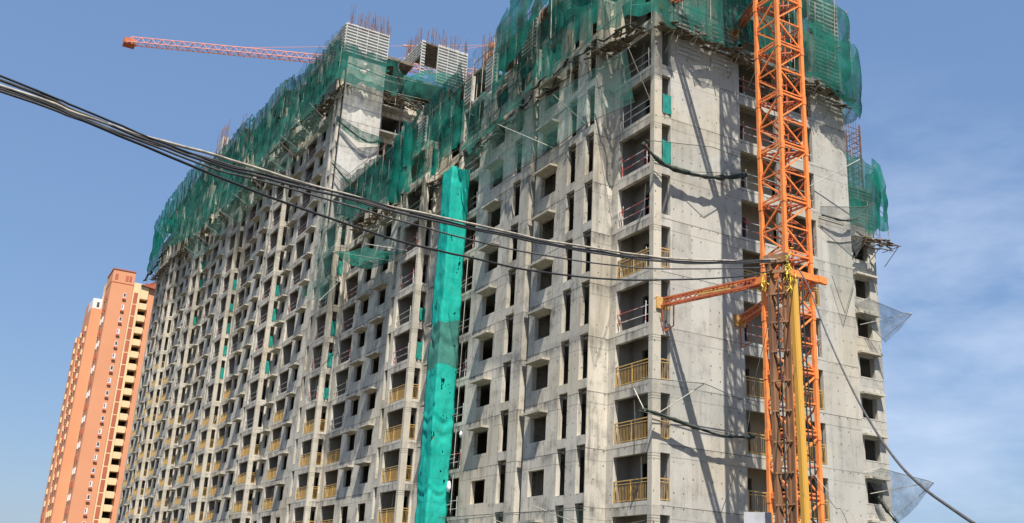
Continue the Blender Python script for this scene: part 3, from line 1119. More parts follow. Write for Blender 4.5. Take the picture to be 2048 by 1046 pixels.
net("safety_net", "bright green net hanging as a wedge left of the dark corner net", NET_B, G1,
    [dict(path=[(-7.4, YN - .5), (-10.5, YN - .5), (-14.4, YN - .3)], zb=[31.3, 29.4, 27.5], zt=[36.2, 35.0, 33.6], bulge=0.3, amp=0.15)],
    poles=[([(-7.4, YN), (-14.4, YN)], [28.5, 27.0], [36, 34], 2.2)])
net("safety_net", "ragged net bundled under the open top storey above the ledged windows", NET, G1,
    [dict(path=[(-9.5, YN), (-14, YN - .1), (-19.3, YN)], zb=[26.3, 25.6, 25.2], zt=[29.6, 29.2, 29.3], bulge=0.9),
     dict(path=[(-9.8, YN + .3), (-12.2, YN + .3)], zb=[28.0, 27.6], zt=[33, 32.5], bulge=0.3)],
    roll=[([(-9.5, YN), (-14, YN), (-19.3, YN)], [26.2, 25.6, 25.2], 0.34)],
    poles=[([(-9.5, YN + .4), (-19.3, YN + .4)], [26, 25], [33.5, 33.5], 1.6)])
net("safety_net", "thin see-through net on tall poles at the roof edge left of the corner", NET_T, G1,
    [dict(path=[(-11, YN + .5), (-15, YN + .5), (-20.6, YN + .4)], zb=[30.5, 30.5, 30.5], zt=[34.2, 34.0, 34.3], bulge=0.2)])
net("safety_net", "net with torn dark hem directly above the wrapped green shaft", NET_B, G1,
    [dict(path=[(-19.3, YN - .1), (-22, YN - .2), (-24.6, YN)], zb=[26.6, 25.8, 25.2], zt=[30.0, 29.4, 29.2], bulge=0.4, amp=0.18)],
    roll=[([(-19.3, YN), (-24.6, YN)], [25.3, 25.0], 0.36)],
    poles=[([(-19.3, YN + .4), (-24.6, YN + .4)], [25.2, 25.0], [32, 32], 1.8)])
net("safety_net", "broad green net left of the shaft with a drooping upper edge", NET, G1,
    [dict(path=[(-20.4, YN), (-25, YN), (-29, YN), (-34, YN + .1)], zb=[29.0, 28.4, 28.0, 28.2], zt=[33.6, 33.0, 32.4, 32.2], bulge=0.5),
     dict(path=[(-24.8, YN + .2), (-29, YN + .2)], zb=[26.2, 26.4], zt=[29, 29], bulge=0.8)],
    poles=[([(-20.4, YN + .4), (-34, YN + .4)], [25.8, 26.4], [33, 33], 1.9)])
net("safety_net", "bunched bright green net hanging in deep folds below the pale gable", NET_B, G1,
    [dict(path=[(-27.9, YN - .3), (-29.2, YN - .6), (-30.2, YN - .2), (-31.2, YN - .6), (-32, YN - .2)], zb=[25.6, 25.2, 25.3, 25.6, 26], zt=[31.4, 32.2, 32.0, 31.2, 30], bulge=0.6, amp=0.55, sag=0.1)])
net("safety_net", "grey green net draped from the roof edge under the pale gable", NET, G1,
    [dict(path=[(-32, YN), (-36, YN), (-41, YN), (-46, YN)], zb=[26.2, 26.6, 27.6, 28.6], zt=[31.8, 32.2, 32.4, 33], bulge=0.7)],
    roll=[([(-32, YN), (-46, YN)], [26.2, 28.5], 0.25)],
    poles=[([(-32, YN + .4), (-46, YN + .4)], [26.4, 28.4], [33, 33.8], 1.9)])
net("safety_net", "pale worn net falling far down beside the second column bay", NET_T, G1,
    [dict(path=[(-42.5, YN - .2), (-47, YN - .3), (-51, YN - .2)], zb=[22.8, 21.0, 24.0], zt=[30.5, 32.6, 33.0], bulge=0.5),
     dict(path=[(-46, YN), (-49, YN), (-51.5, YN)], zb=[24.5, 23.6, 24.4], zt=[32.0, 33.2, 33], bulge=0.5)])
net("safety_net", "full green net bulging round the far corner of the gable, right of the mast", NET, G1,
    [dict(path=[(1.0, 9.6), (1.2, 12.2), (1.4, 14.4), (0.8, 15.3), (-0.6, 15.6), (-4.0, 15.4)], zb=[26.6, 26.0, 24.9, 25.0, 25.2, 25.6], zt=[30.9, 30.6, 30.2, 29.9, 29.6, 30.0], bulge=0.9, amp=0.3, tatter=.3),
     dict(path=[(0.7, 9.6), (0.9, 12.5), (1.0, 14.2), (0.5, 14.9), (-0.8, 15.2), (-4, 15.2)], zb=[29.8, 29.2, 28.6, 28.2, 28.2, 28.6], zt=[34.0, 33.4, 32.6, 31.6, 31.2, 31.5], bulge=0.5, amp=0.22, tatter=.3)],
    poles=[([(0.8, 9.8), (1, 14.6)], [26.4, 25.2], [33, 33], 1.4)])
net("safety_net", "green net round the top of the set-back wing at the right", NET, G1,
    [dict(path=[(-9.9, 25.0), (-9.9, 27.3), (-10.0, 28.9), (-11.5, 29.1)], zb=[24.0, 23.7, 24.2, 24.2], zt=[30.0, 29.8, 29.5, 29.3], bulge=0.3)],
    poles=[([(-10.2, 25.0), (-10.2, 29.0)], [23, 23], [30.0, 29.8], 1.2)])
net("safety_net", "bright net flap hanging round the outer corner of the set-back wing", NET_B, G1,
    [dict(path=[(-9.9, 28.3), (-9.9, 29.2), (-10.2, 30.0), (-10.8, 30.3)], zb=[24.0, 23.9, 24.6, 25.4], zt=[30.2, 30.1, 28.8, 28.0], bulge=0.25, amp=0.2)],
    poles=[([(-10.2, 28.6), (-10.2, 30.0)], [22.8, 23.0], [29.6, 28], 0.7)])
# tall block
net("safety_net", "deep green net on the near top corner of the tall block", NET_FAR, G2,
    [dict(path=[(-51.0, 4.2), (-51.0, 0), (-51.1, -2.6), (-56, YN), (-62, YN), (-68.5, YN)], zb=[46.2, 46.0, 45.8, 45.4, 45.6, 46.4], zt=[50.3, 50.4, 50.9, 52.4, 53.0, 53.6], bulge=0.6)],
    roll=[([(-53, YN), (-60, YN), (-68.5, YN)], [45.6, 45.8, 46.2], 0.38)],
    poles=[([(-51.2, 4.2), (-51.3, -2.3), (-68.5, YN + .4)], [45.6, 45.4, 45.8], [51, 51.5, 54], 4.2)])
net("safety_net", "thin upper net against the sky on the near top corner of the tall block", NET_T, G2,
    [dict(path=[(-52.4, YN + .5), (-58, YN + .5), (-64, YN + .4), (-69, YN + .3)], zb=[51, 51.4, 51.6, 51.4], zt=[53.6, 54.3, 54.8, 55.0], bulge=0.2)])
net("safety_net", "green net across the recess between the two striped roof cores", NET_FAR, G2,
    [dict(path=[(-51.2, 4.0), (-52.6, 5.4), (-51.2, 7.2), (-51.0, 10), (-51.0, 14)], zb=[46.6, 46.6, 46.6, 46.8, 47.4], zt=[50.0, 49.6, 50.6, 50.8, 50.4], bulge=0.6)],
    roll=[([(-51.4, 4.6), (-51.2, 13.5)], [46.6, 47.0], 0.3)],
    poles=[([(-51.4, 4.4), (-51.2, 13.5)], [46, 46.6], [51, 51.5], 3.6)])
net("safety_net", "dark net along the tall block between the third and fourth bays", NET_FAR, G2,
    [dict(path=[(-68.0, YN), (-74, YN), (-80, YN), (-88, YN)], zb=[46.6, 46.6, 45.8, 46.0], zt=[54.6, 56.0, 56.2, 56.8], bulge=0.9)],
    roll=[([(-68.0, YN), (-88, YN)], [46.5, 46.0], 0.34)],
    poles=[([(-68, YN + .4), (-88, YN + .4)], [45.8, 45.6], [55, 57], 4.6)])
net("safety_net", "green net with pale patches along the middle of the tall block's roof", NET_FAR, G2,
    [dict(path=[(-87.5, YN), (-96, YN), (-104, YN)], zb=[46.2, 46.2, 47.6], zt=[57.4, 58.4, 58.6], bulge=0.8),
     dict(path=[(-87.5, YN - .4), (-95, YN - .4)], zb=[45.0, 45.2], zt=[51, 51], bulge=0.8)],
    poles=[([(-88, YN + .4), (-104, YN + .4)], [45.8, 46.6], [58, 60], 5.0)])
net("safety_net", "net sagging low around the tall bundle of bars on the far roof", NET_FAR, G2,
    [dict(path=[(-103.5, YN), (-112, YN), (-121, YN)], zb=[47.8, 47.6, 48.8], zt=[59.2, 59.6, 62.0], bulge=0.8)],
    poles=[([(-104, YN + .4), (-121, YN + .4)], [47, 48], [61, 63], 5.0)])
net("safety_net", "thin dark net on the second last stretch of the tall block's roof", NET_FAR, G2,
    [dict(path=[(-120.5, YN), (-130, YN), (-139, YN)], zb=[49.2, 50.4, 52.6], zt=[63.0, 64.0, 64.4], bulge=0.8)],
    poles=[([(-121, YN + .4), (-139, YN + .4)], [48, 50], [64, 66], 5.0)])
net("safety_net", "bright green net at the far left end of the tall block's roof", NET_B, G2,
    [dict(path=[(-138.5, YN), (-148, YN - .2), (-158, YN - .2), (-160.6, 0.5)], zb=[55.4, 54.4, 53.0, 53], zt=[64.2, 64.4, 62.6, 60], bulge=0.7)],
    roll=[([(-138.5, YN), (-160, YN)], [53.0, 51.8], 0.6)],
    poles=[([(-139, YN + .4), (-159, YN + .4)], [49, 50], [64, 63], 4.6)])

# ------------------------------------------------------------------ scaffold platforms (planks seen from below)
GP = "plank platforms under the nets"


def platform(label, path, z, wdt, out=1, n=70, dens=5.0):
    t_ = thing("scaffold_platform", label, "scaffold", (path[0][0], path[0][1], z[0]), GP)
    P = path_sample(path, (z,), 0.5)
    b_ = MB(); c_ = MB()
    for i in range(len(P) - 1):
        a, va = P[i]; c, vc = P[i + 1]
        d = (c - a).normalized()
        nr = Vector((d.y, -d.x, 0)) * out
        for q in range(int(dens * 0.5 * 2)):
            s = random.random(); o_ = random.uniform(-0.1, wdt)
            m = a.lerp(c, s) + nr * o_
            ln = random.uniform(.5, 1.6)
            an = random.gauss(0, 0.35)
            dd = Vector((d.x * math.cos(an) - d.y * math.sin(an), d.x * math.sin(an) + d.y * math.cos(an), random.uniform(-.12, .12)))
            zz = va[0] + random.uniform(-.16, .16)
            b_.bar(Vector((m.x, m.y, zz)) - dd * ln * .5, Vector((m.x, m.y, zz)) + dd * ln * .5, random.uniform(.05, .12), 4, rz=0.02)
        if i % 3 == 0:
            c_.bar((a.x - nr.x * .1, a.y - nr.y * .1, va[0] - .22), (a.x + nr.x * (wdt + .3), a.y + nr.y * (wdt + .3), va[0] - .18), 0.035, 6)
            c_.bar((a.x, a.y, va[0] - 1.4), (a.x + nr.x * wdt, a.y + nr.y * wdt, va[0] - .2), 0.03, 6)
    b_.build("planks", WOOD, t_)["kind"] = "stuff"
    c_.build("bracket", POLE, t_)["kind"] = "stuff"


platform("littered plank platform under the nets left of the near corner", [(-0.5, -1.35), (-20, -1.35)], [26.9, 26.0], 1.2)
platform("littered plank platform under the nets left of the wrapped shaft", [(-20.3, -0.9), (-46, -0.9)], [26.0, 28.4], 1.5)
platform("plank platform under the nets on the gable top", [(0.02, 14.4), (0.02, 0.2)], [26.2, 26.9], 1.0, out=-1)
platform("plank platform below the net of the set-back wing", [(-10.5, 29.6), (-10.5, 25.8)], [22.9, 22.9], 1.4, out=-1)
platform("dark plank platform under the nets of the tall block, near end", [(-52.4, -1.5), (-75, -1.5)], [46.2, 46.4], 1.0)
platform("dark plank platform under the nets of the tall block, middle stretch", [(-76, -1.5), (-118, -1.5)], [46.6, 48.4], 1.0)
platform("dark plank platform under the nets of the tall block, far end", [(-119, -1.5), (-160, -1.5)], [49.2, 52.2], 1.6, dens=7)
platform("plank platform on the gable of the tall block beside its dark opening", [(-53.6, 13), (-53.6, 3.4)], [46.6, 46.4], 2.2, out=-1)

# ------------------------------------------------------------------ catch nets (trays and fans on struts)
GC = "catch nets jutting out from the walls"


def catch(name, label, mat, inner, outer, struts, sag=0.4, rope=True, nu=24, nv=8, roll=None):
    inner = [Vector(p) for p in inner]; outer = [Vector(p) for p in outer]
    c0 = inner[0]
    t_ = thing(name, label, "safety net", tuple(c0), GC)

    def along(ps, u):
        f = u * (len(ps) - 1)
        i = min(int(f), len(ps) - 2)
        return ps[i].lerp(ps[i + 1], f - i)
    b_ = MB()
    for i in range(nu + 1):
        for j in range(nv + 1):
            u, v = i / nu, j / nv
            P = along(inner, u).lerp(along(outer, u), v)
            P = P + Vector((0, 0, -sag * math.sin(math.pi * v) * (0.6 + 0.5 * noise.noise(Vector((u * 6, 0, c0.x))))))
            P = P + Vector((noise.noise(Vector((u * 9, v * 4, c0.z))), noise.noise(Vector((u * 9, v * 4, c0.z + 7))), 0)) * 0.07
            b_.v.append(tuple(P))
    for i in range(nu):
        for j in range(nv):
            k = i * (nv + 1) + j
            b_.f.append((k, k + 1, k + nv + 2, k + nv + 1))
    b_.build("netting", mat, t_, smooth=True)
    for a, c in struts:
        MB().bar(a, c, 0.024, 6).build("strut", POLE if c0.z < 2 else POLE_PALE, t_)
    if rope:
        for ed in (outer, inner):
            MB().tube([along(ed, u / 20) for u in range(21)], 0.02, 5).build("edge_rope", ROPE, t_)
    if roll:
        r_ = MB()
        pts = catmull(roll[0], 6)
        r_.tube(pts, lambda u: roll[1] * (0.35 + 0.9 * abs(noise.noise(Vector((u * 14, c0.x, c0.z))))), 7)
        r_.build("rolled_edge", NET_ROLL, t_, smooth=True)
    return t_


catch("catch_net", "long see-through tray net on struts crossing the ledged windows near the top", NET_T,
      [(-0.2, -1.2, 21.9), (-4.7, -1.35, 22.4), (-8.4, -1.35, 22.2), (-16, -1.35, 22.4)],
      [(3.3, -4.2, 22.5), (-3.8, -4.3, 23.0), (-10.4, -4.3, 23.8), (-15.5, -4.3, 22.9)],
      [((-4.76, -1.32, 22.3), (-3.8, -4.3, 23.0)), ((-8.4, -1.32, 22.2), (-10.4, -4.3, 23.8)), ((-0.2, -0.2, 22.4), (3.4, -4.2, 22.5))], sag=0.7)
catch("catch_net", "faint net strung between struts at the foot of the main front", NET_F,
      [(-0.5, -0.1, -0.3), (-6.5, -1.35, -1.0), (-17, -1.35, -1.0)], [(0.6, -4.2, -0.2), (-5.5, -4.2, 0.0), (-15.5, -4.1, 0.2)],
      [((-8.3, -1.32, -1.0), (-10.3, -4.0, 0.2)), ((-3.0, -0.6, -0.9), (-4.6, -4.0, 0.3))], sag=0.7)
catch("catch_net", "dark rolled net slung across the upper gable from the corner to the landing", NET_F,
      [(0.05, -0.2, 18.6), (0.1, 2.6, 18.6), (0.1, 6.1, 19.4)], [(0.5, -0.9, 19.4), (1.7, 2.6, 19.5), (0.8, 6.0, 19.9)], [],
      sag=0.3, rope=True, roll=([(0.4, -1.1, 19.2), (0.5, 0.3, 18.3), (0.6, 2.4, 18.2), (0.6, 4.2, 18.5), (0.4, 6.1, 19.2)], 0.20))
catch("catch_net", "dark rolled net slung across the lower gable with a pale sheet above it", NET_F,
      [(0.1, -0.9, 4.9), (0.1, 2.6, 4.5), (0.1, 6.2, 4.4)], [(1.0, -1.6, 6.3), (1.0, 2.5, 6.6), (0.7, 6.2, 6.0)],
      [((0.02, 0.3, 4.9), (1.0, 2.5, 6.6)), ((-1.6, 0.0, 6.4), (0.6, -0.9, 4.8))], sag=0.25,
      roll=([(0.5, -1.0, 4.9), (0.5, 0.3, 4.75), (0.6, 2.5, 4.35), (0.6, 4.2, 4.2), (0.5, 6.2, 4.4)], 0.16))
catch("catch_net", "grey net sling crossing the far end of the gable on one long strut", NET_G,
      [(0.05, 12.0, 18.2), (0.05, 14.0, 18.2), (-4.5, 20.0, 18.6)], [(0.5, 11.7, 18.6), (1.4, 14.3, 18.9), (0.6, 16.2, 19.9)],
      [((0.05, 11.4, 20.0), (1.5, 14.1, 21.9))], sag=0.2, roll=([(0.3, 12.0, 18.2), (0.4, 13.6, 18.2), (0.3, 14.9, 18.7)], 0.11))
catch("catch_net", "grey fan net pulled to a point off the set-back wing, upper of two", NET_G,
      [(-10.55, 26.0, 18.0), (-10.2, 27.2, 16.4), (-10.0, 28.6, 15.3)], [(-9.6, 26.6, 18.2), (-7.9, 28.1, 17.0), (-7.5, 28.6, 16.9)],
      [((-10.5, 26.6, 16.4), (-7.5, 28.6, 17.0)), ((-10.5, 28.5, 15.4), (-7.5, 28.6, 16.9)), ((-10.6, 26.0, 18.0), (-9.6, 26.6, 18.2))], sag=0.25)
catch("catch_net", "grey fan net pulled to a point off the set-back wing, lower of two", NET_G,
      [(-10.55, 26.0, 5.6), (-10.2, 27.4, 3.8), (-10.0, 28.7, 2.4)], [(-9.6, 26.7, 5.9), (-7.6, 29.2, 5.1), (-7.5, 29.5, 5.0)],
      [((-10.5, 26.6, 4.2), (-7.5, 29.5, 5.1)), ((-10.4, 28.4, 2.6), (-7.5, 29.5, 5.0)), ((-10.6, 26.0, 5.6), (-9.6, 26.7, 5.9))], sag=0.35,
      roll=([(-10.2, 27.0, 4.0), (-10.1, 27.7, 3.1), (-10.0, 28.6, 2.3)], 0.16))
catch("catch_net", "faint grey sheet of net hanging to a point on the gable's far wall", NET_F,
      [(0.03, 12.6, 16.8), (0.03, 13.6, 16.9), (0.03, 14.6, 17.2)], [(0.25, 12.6, 14.6), (0.35, 13.4, 12.4), (0.25, 14.5, 14.8)], [], sag=0.0)
catch("catch_net", "small green fan net hanging loose off the long front by the second bay", NET_T,
      [(-52.0, -1.4, 26.0), (-49.5, -1.4, 24.6), (-46.0, -1.4, 23.2)], [(-56.0, -2.6, 24.6), (-50.5, -3.0, 22.2), (-46.0, -3.2, 20.9)],
      [((-46, -1.4, 23.2), (-46.0, -3.2, 20.9))], sag=0.9)
catch("catch_net", "green triangular tray on a pale strut below the worn hanging net", NET,
      [(-30.6, -1.4, 21.8), (-36, -0.4, 22.6), (-41, -0.4, 23.2)], [(-33.4, -3.8, 22.4), (-37, -3.8, 23.0), (-41.5, -3.8, 24.2)],
      [((-33.2, -1.4, 21.6), (-41.5, -3.9, 24.2)), ((-30.6, -1.35, 21.8), (-33.4, -3.9, 22.6))], sag=0.5)
TL = ["below the near top corner of the tall block", "between the second and third bays of the tall block", "at the third bay of the tall block",
      "between the third and fourth bays of the tall block", "at the fourth bay of the tall block", "beyond the fourth bay of the tall block",
      "at the fifth bay of the tall block", "beyond the fifth bay of the tall block"]
for i, x in enumerate((-55.5, -60.5, -66, -71, -79, -85, -95, -108)):
    wd = 4.2 if i < 4 else 6.5
    z = 43.4 + 0.3 * math.sin(i * 2.1) + (1.0 if i > 5 else 0)
    catch("catch_net", "green tray net on pale struts %s" % TL[i], NET_T,
          [(x, -1.35, z - .6), (x - wd * .5, -1.35, z - .9), (x - wd, -1.35, z - .5)], [(x + 1.5, -4.0, z + .5), (x - wd * .5, -4.2, z + .2), (x - wd + .5, -4.0, z + .6)],
          [((x, -1.3, z - .4), (x + 1.5, -4.1, z + .6)), ((x - wd, -1.3, z - .4), (x - wd + .5, -4.1, z + .7))], sag=0.8, nu=12, nv=6)
catch("catch_net", "green net band sagging across the pale gable wall, upper one", NET,
      [(-52.25, -1.6, 41.6), (-52.0, 0.8, 40.2), (-52.2, 3.2, 40.6)], [(-51.6, -1.8, 42.3), (-51.0, 0.8, 41.0), (-51.6, 3.4, 41.2)], [], sag=0.25,
      roll=([(-51.9, -1.7, 42.0), (-51.6, 0.2, 40.8), (-51.6, 1.8, 40.3), (-51.9, 3.3, 40.9)], 0.13))
catch("catch_net", "dark rope-like net band sagging across the foot of the pale gable wall", NET_T,
      [(-52.2, -1.6, 36.6), (-52.0, 1.4, 34.4), (-52.2, 4.6, 36.4)], [(-51.4, -1.8, 37.2), (-50.8, 1.4, 35.2), (-51.4, 4.8, 37.4)], [], sag=0.25,
      roll=([(-51.6, -1.8, 37.0), (-51.4, 0.2, 35.2), (-51.2, 1.6, 34.6), (-51.4, 3.2, 34.9)], 0.13))

# ------------------------------------------------------------------ wrapped green shaft
ch = thing("wrapped_shaft", "tall narrow shaft wrapped in bright teal cloth standing against the long front", "shaft", (-20.7, -2.1, GZ))
b = MB()
ring = [(-19.9, -1.45), (-19.9, -2.8), (-21.55, -2.8), (-21.55, -1.45)]
dense = []
for i in range(4):
    a = Vector((*ring[i], 0)); c = Vector((*ring[(i + 1) % 4], 0))
    for k in range(10):
        dense.append(a.lerp(c, k / 10))
zt_ = 24.9
nz = 220
for j in range(nz + 1):
    z = GZ + (zt_ - GZ) * j / nz
    for i, P in enumerate(dense):
        cx = Vector((-20.72, -2.12, 0))
        o_ = (P - cx)
        edge = (i % 10) / 10
        loose = math.sin(math.pi * edge)
        wr = noise.noise(Vector((P.x * 1.2, P.y * 1.2, z * 0.5)))
        # sagging swags that gather on the ties every few metres
        sw = 0.0
        for zc, wd in ((6.4, 0.9), (7.3, .7), (12.6, 1.2), (2.6, .7)):
            q = (z - zc + 0.55 * loose) / wd
            if abs(q) < 1.6:
                sw += math.sin(q * 7) * math.exp(-q * q * 2) * 0.09
        sc = 1.0 + 0.07 * wr + 0.07 * noise.noise(Vector((P.x * 3.1, P.y * 3.1, z * 1.3))) + sw * (0.45 + 0.5 * noise.noise(Vector((i * .31, 8, z * .3)))) + 0.05 * noise.noise(Vector((i * .9, 3, z * 0.25))) + (0.16 if z < 9 else 0.16 * max(0, (14 - z) / 5) if z < 14 else 0) * (0.4 + 0.6 * noise.noise(Vector((i * .2, 1, z * .4))))
        dz = -0.12 * loose if j == nz else 0
        Q = cx + o_ * sc
        b.v.append((Q.x, min(Q.y, -1.36), z + dz))
n_ = len(dense)
for j in range(nz):
    for i in range(n_):
        ii = (i + 1) % n_
        b.f.append((j * n_ + i, j * n_ + ii, (j + 1) * n_ + ii, (j + 1) * n_ + i))
b.build("cloth_wrap", CHUTE, ch, smooth=True)
b = MB()
for x, y in ring:
    xx = -20.72 + (x + 20.72) * .86; yy = -2.12 + (y + 2.12) * .86
    b.bar((xx, yy, GZ), (xx, yy, zt_ - .1), 0.06)
z = GZ + 1
while z < zt_:
    for i in range(4):
        p = [(-20.72 + (q[0] + 20.72) * .86, -2.12 + (q[1] + 2.12) * .86, z) for q in (ring[i], ring[(i + 1) % 4])]
        b.bar(p[0], p[1], 0.03)
    z += 1.5
b.build("frame", POLE, ch)
b = MB()
for z in (1.4, 4.3, 7.2, 10.2, 13.2, 16.1):
    b.bar((-19.95, -1.5, z), (-18.9, -1.6, z + .03), 0.025, 6)
    b.bar((-19.3, -1.45, z - .6), (-19.25, -1.45, z + 1.9), 0.02, 6)
b.build("tie_pole", POLE_PALE, ch)
# white bag hanging by the shaft
bagm = plain("white_plastic", (0.78, 0.77, 0.76), 0.5, 0, (0.6, 0.6, 0.62), 8)


def bag(loc, s, label):
    b_ = MB()
    nu, nv = 10, 8
    for j in range(nv + 1):
        for i in range(nu):
            a = 2 * math.pi * i / nu; v = j / nv
            r_ = s * (0.15 + 0.85 * math.sin(math.pi * min(1, v * .8 + .12))) * (1 + .35 * noise.noise(Vector((math.cos(a) * 2, math.sin(a) * 2, v * 4 + loc[0]))))
            b_.v.append((loc[0] + r_ * math.cos(a), loc[1] + r_ * .5 * math.sin(a), loc[2] + s * 2.6 * (v - .5)))
    for j in range(nv):
        for i in range(nu):
            b_.f.append((j * nu + i, j * nu + (i + 1) % nu, (j + 1) * nu + (i + 1) % nu, (j + 1) * nu + i))
    tag(b_.build("plastic_bag", bagm, None, smooth=True), label, "bag")


bag((-19.45, -1.62, 2.55), 0.26, "white plastic bag caught on the pole beside the wrapped shaft")
bag((-18.2, -1.62, 5.75), 0.16, "white scrap of plastic caught on a window ledge beside the shaft")

# ==================================================================
#  tower crane in front of the gable
# ==================================================================
X0, X1, Y0, Y1 = 5.9, 7.42, 2.1, 3.66
crane = thing("tower_crane_mast", "bright orange lattice crane mast standing before the gable wall", "crane", ((X0 + X1) / 2, (Y0 + Y1) / 2, GZ))
MT = 62.0
for x, y in ((X0, Y0), (X1, Y0), (X1, Y1), (X0, Y1)):
    b = MB()
    b.bar((x, y, GZ), (x, y, MT), 0.088)
    z = 25.7 - 2.79 * 11
    while z < MT:
        if z > GZ:
            b.bar((x, y, z - 0.22), (x, y, z + 0.22), 0.105)
        z += 2.79
    b.build("leg", ORANGE, crane)
faces = {"a": ((X0, Y0), (X1, Y0)), "b": ((X1, Y0), (X1, Y1)), "c": ((X1, Y1), (X0, Y1)), "d": ((X0, Y1), (X0, Y0))}
for nme, (A_, B_) in faces.items():
    b = MB()
    z = 25.7 - 2.79 * 11
    while z < MT - 1.4:
        zj = max(z, GZ + .1); zm = z + 1.395; zn = z + 2.79
        P = lambda q, zz: (q[0], q[1], zz)
        b.bar(P(A_, zj), P(B_, zj), 0.042)
        b.bar(P(A_, zj + .18), P(B_, zj + .18), 0.028)
        b.bar(P(A_, zm), P(B_, zm), 0.032)
        b.bar(P(A_, zm - .06), P(B_, zj + .1), 0.036)
        b.bar(P(A_, zm + .06), P(B_, zn - .1), 0.036)
        z += 2.79
    b.build("bracing", ORANGE if nme in "ab" else ORANGE_D, crane)
b = MB()
z = 25.7 - 2.79 * 11
while z < MT - 1:
    if z > GZ:
        b.bar((X0, Y0, z), (X1, Y1, z), 0.032); b.bar((X1, Y0, z), (X0, Y1, z), 0.032)
    z += 2.79
lx, ly = X0 + .55, Y1 - .35
for d in (-.2, .2):
    b.bar((lx + d, ly, GZ), (lx + d, ly, MT), 0.03)
z = GZ
while z < MT:
    b.bar((lx - .2, ly, z), (lx + .2, ly, z), 0.016)
    z += 0.3
z = 25.7 - 2.79 * 11 + 1.0
while z < MT:
    if z > GZ:
        for a in range(8):
            t0 = math.pi * (a / 8 * 1.4 - .2); t1 = math.pi * ((a + 1) / 8 * 1.4 - .2)
            b.bar((lx + .36 * math.cos(t0), ly - .5 * math.sin(t0), z), (lx + .36 * math.cos(t1), ly - .5 * math.sin(t1), z), 0.02)
    z += 0.93
b.build("ladder", ORANGE_D, crane)
YELLOW = plain("yellow_paint", (0.55, 0.33, 0.11), 0.7, 0, (0.40, 0.22, 0.08), 2.5)
for zc in (10.7, 28.5):
    b = MB()
    e_ = 0.22
    b.bar((X0 - .55, Y0 - e_, zc), (X1 + .5, Y0 - e_, zc), 0.1, rz=0.16)
    b.bar((X1 + e_, Y0 - .35, zc + .01), (X1 + e_, Y1 + .75, zc + .01), 0.1, rz=0.16)
    b.bar((X0 - .4, Y1 + e_, zc), (X1 + .4, Y1 + e_, zc), 0.1, rz=0.16)
    b.bar((X0 - e_, Y0 - .3, zc + .01), (X0 - e_, Y1 + .3, zc + .01), 0.1, rz=0.16)
    b.build("collar", ORANGE, crane)
    for (wy, my) in ((0.55, Y0 - .2), (5.75, Y1 + .2)):
        b = MB()
        a0 = Vector((0.25, wy, zc)); a1 = Vector((X0 - .2, my, zc))
        d = (a1 - a0).normalized(); s = Vector((-d.y, d.x, 0))
        ch_ = []
        for oz, os in ((.17, .13), (.17, -.13), (-.17, .13), (-.17, -.13)):
            b.bar(a0 + s * os + Vector((0, 0, oz)), a1 + s * os + Vector((0, 0, oz)), 0.045)
        n = 12
        for i in range(n):
            p = a0.lerp(a1, i / n); q = a0.lerp(a1, (i + 1) / n)
            sg = 1 if i % 2 else -1
            for os in (.13, -.13):
                b.bar(p + s * os + Vector((0, 0, .17 * sg)), q + s * os + Vector((0, 0, -.17 * sg)), 0.022)
            b.bar(p + s * .13 + Vector((0, 0, .17)), p - s * .13 + Vector((0, 0, .17)), 0.022)
        o = b.build("tie_arm", ORANGE_D, crane, "rust orange lattice arm tying the mast to the wall")
        b = MB()
        b.box(0.004, 0.10, wy - .38, wy + .38, zc - .34, zc + .3)
        b.box(0.101, 0.55, wy - .05, wy + .05, zc - .26, zc + .2)
        b.build("wall_plate", YELLOW, o)
        b = MB()
        b.bar((0.55, wy + .35, zc - .1), (0.5, wy + .38, zc - 1.25), 0.025)
        b.bar((0.5, wy + .38, zc - 1.25), (0.06, wy + .1, zc - 1.5), 0.025)
        b.bar((0.06, wy + .1, zc - 1.5), (0.3, wy - .25, zc - .2), 0.025)
        b.build("hanger", ORANGE_D, o)
        if zc < 20 and wy < 2:
            b = MB()
            for i in range(4):
                p = a0.lerp(a1, .30 + .03 * i) + Vector((0, 0, .2 - .08 * i)) + s * (.16 - .1 * i)
                q = a0.lerp(a1, .80 - .02 * i) + Vector((0, 0, .2 - .1 * i)) + s * (.16 - .1 * i)
                b.bar(p, q, 0.04)
            b.build("yellow_pipe", YELLOW, o)

# ==================================================================
#  background crane jib behind the tall block
# ==================================================================
PINK = plain("crane_far", (0.62, 0.27, 0.22), 0.7, 0, (0.50, 0.24, 0.22), 0.5)  # crane red made paler, with distance haze put into the colour
CB = Vector((-97.3, 37.8, 80.0))
CT = Vector((-121.3, -17.2, 80.0))
cr2 = thing("tower_crane", "red lattice crane jib reaching over the sky behind the tall block", "crane", (CB.x, CB.y, GZ))
d = (CT - CB); LN = d.length; d.normalize(); s = Vector((-d.y, d.x, 0))
b = MB()
n = 36
hgt = 1.25
for i in range(n + 1):
    p = CB + d * (LN * i / n)
    if i < n:
        q = CB + d * (LN * (i + 1) / n)
        m = (p + q) / 2 + Vector((0, 0, hgt))
        for os in (.65, -.65):
            b.bar(p + s * os, q + s * os, 0.065)
            b.bar(p + s * os, m, 0.04); b.bar(m, q + s * os, 0.04)
        b.bar(p + s * .65, q - s * .65, 0.04)
        if i < n - 1:
            b.bar(m, m + d * (LN / n), 0.07)
    b.bar(p + s * .65, p - s * .65, 0.04)
b.build("jib", PINK, cr2)
b = MB()
e0 = CT + d * 0.1
b.box(e0.x - .9, e0.x + .9, e0.y - .2, e0.y + 1.6, 79.75, 80.7)
b.build("jib_end", ORANGE_D, cr2)
b = MB()
ap = CB + Vector((0, 0, 6.2))
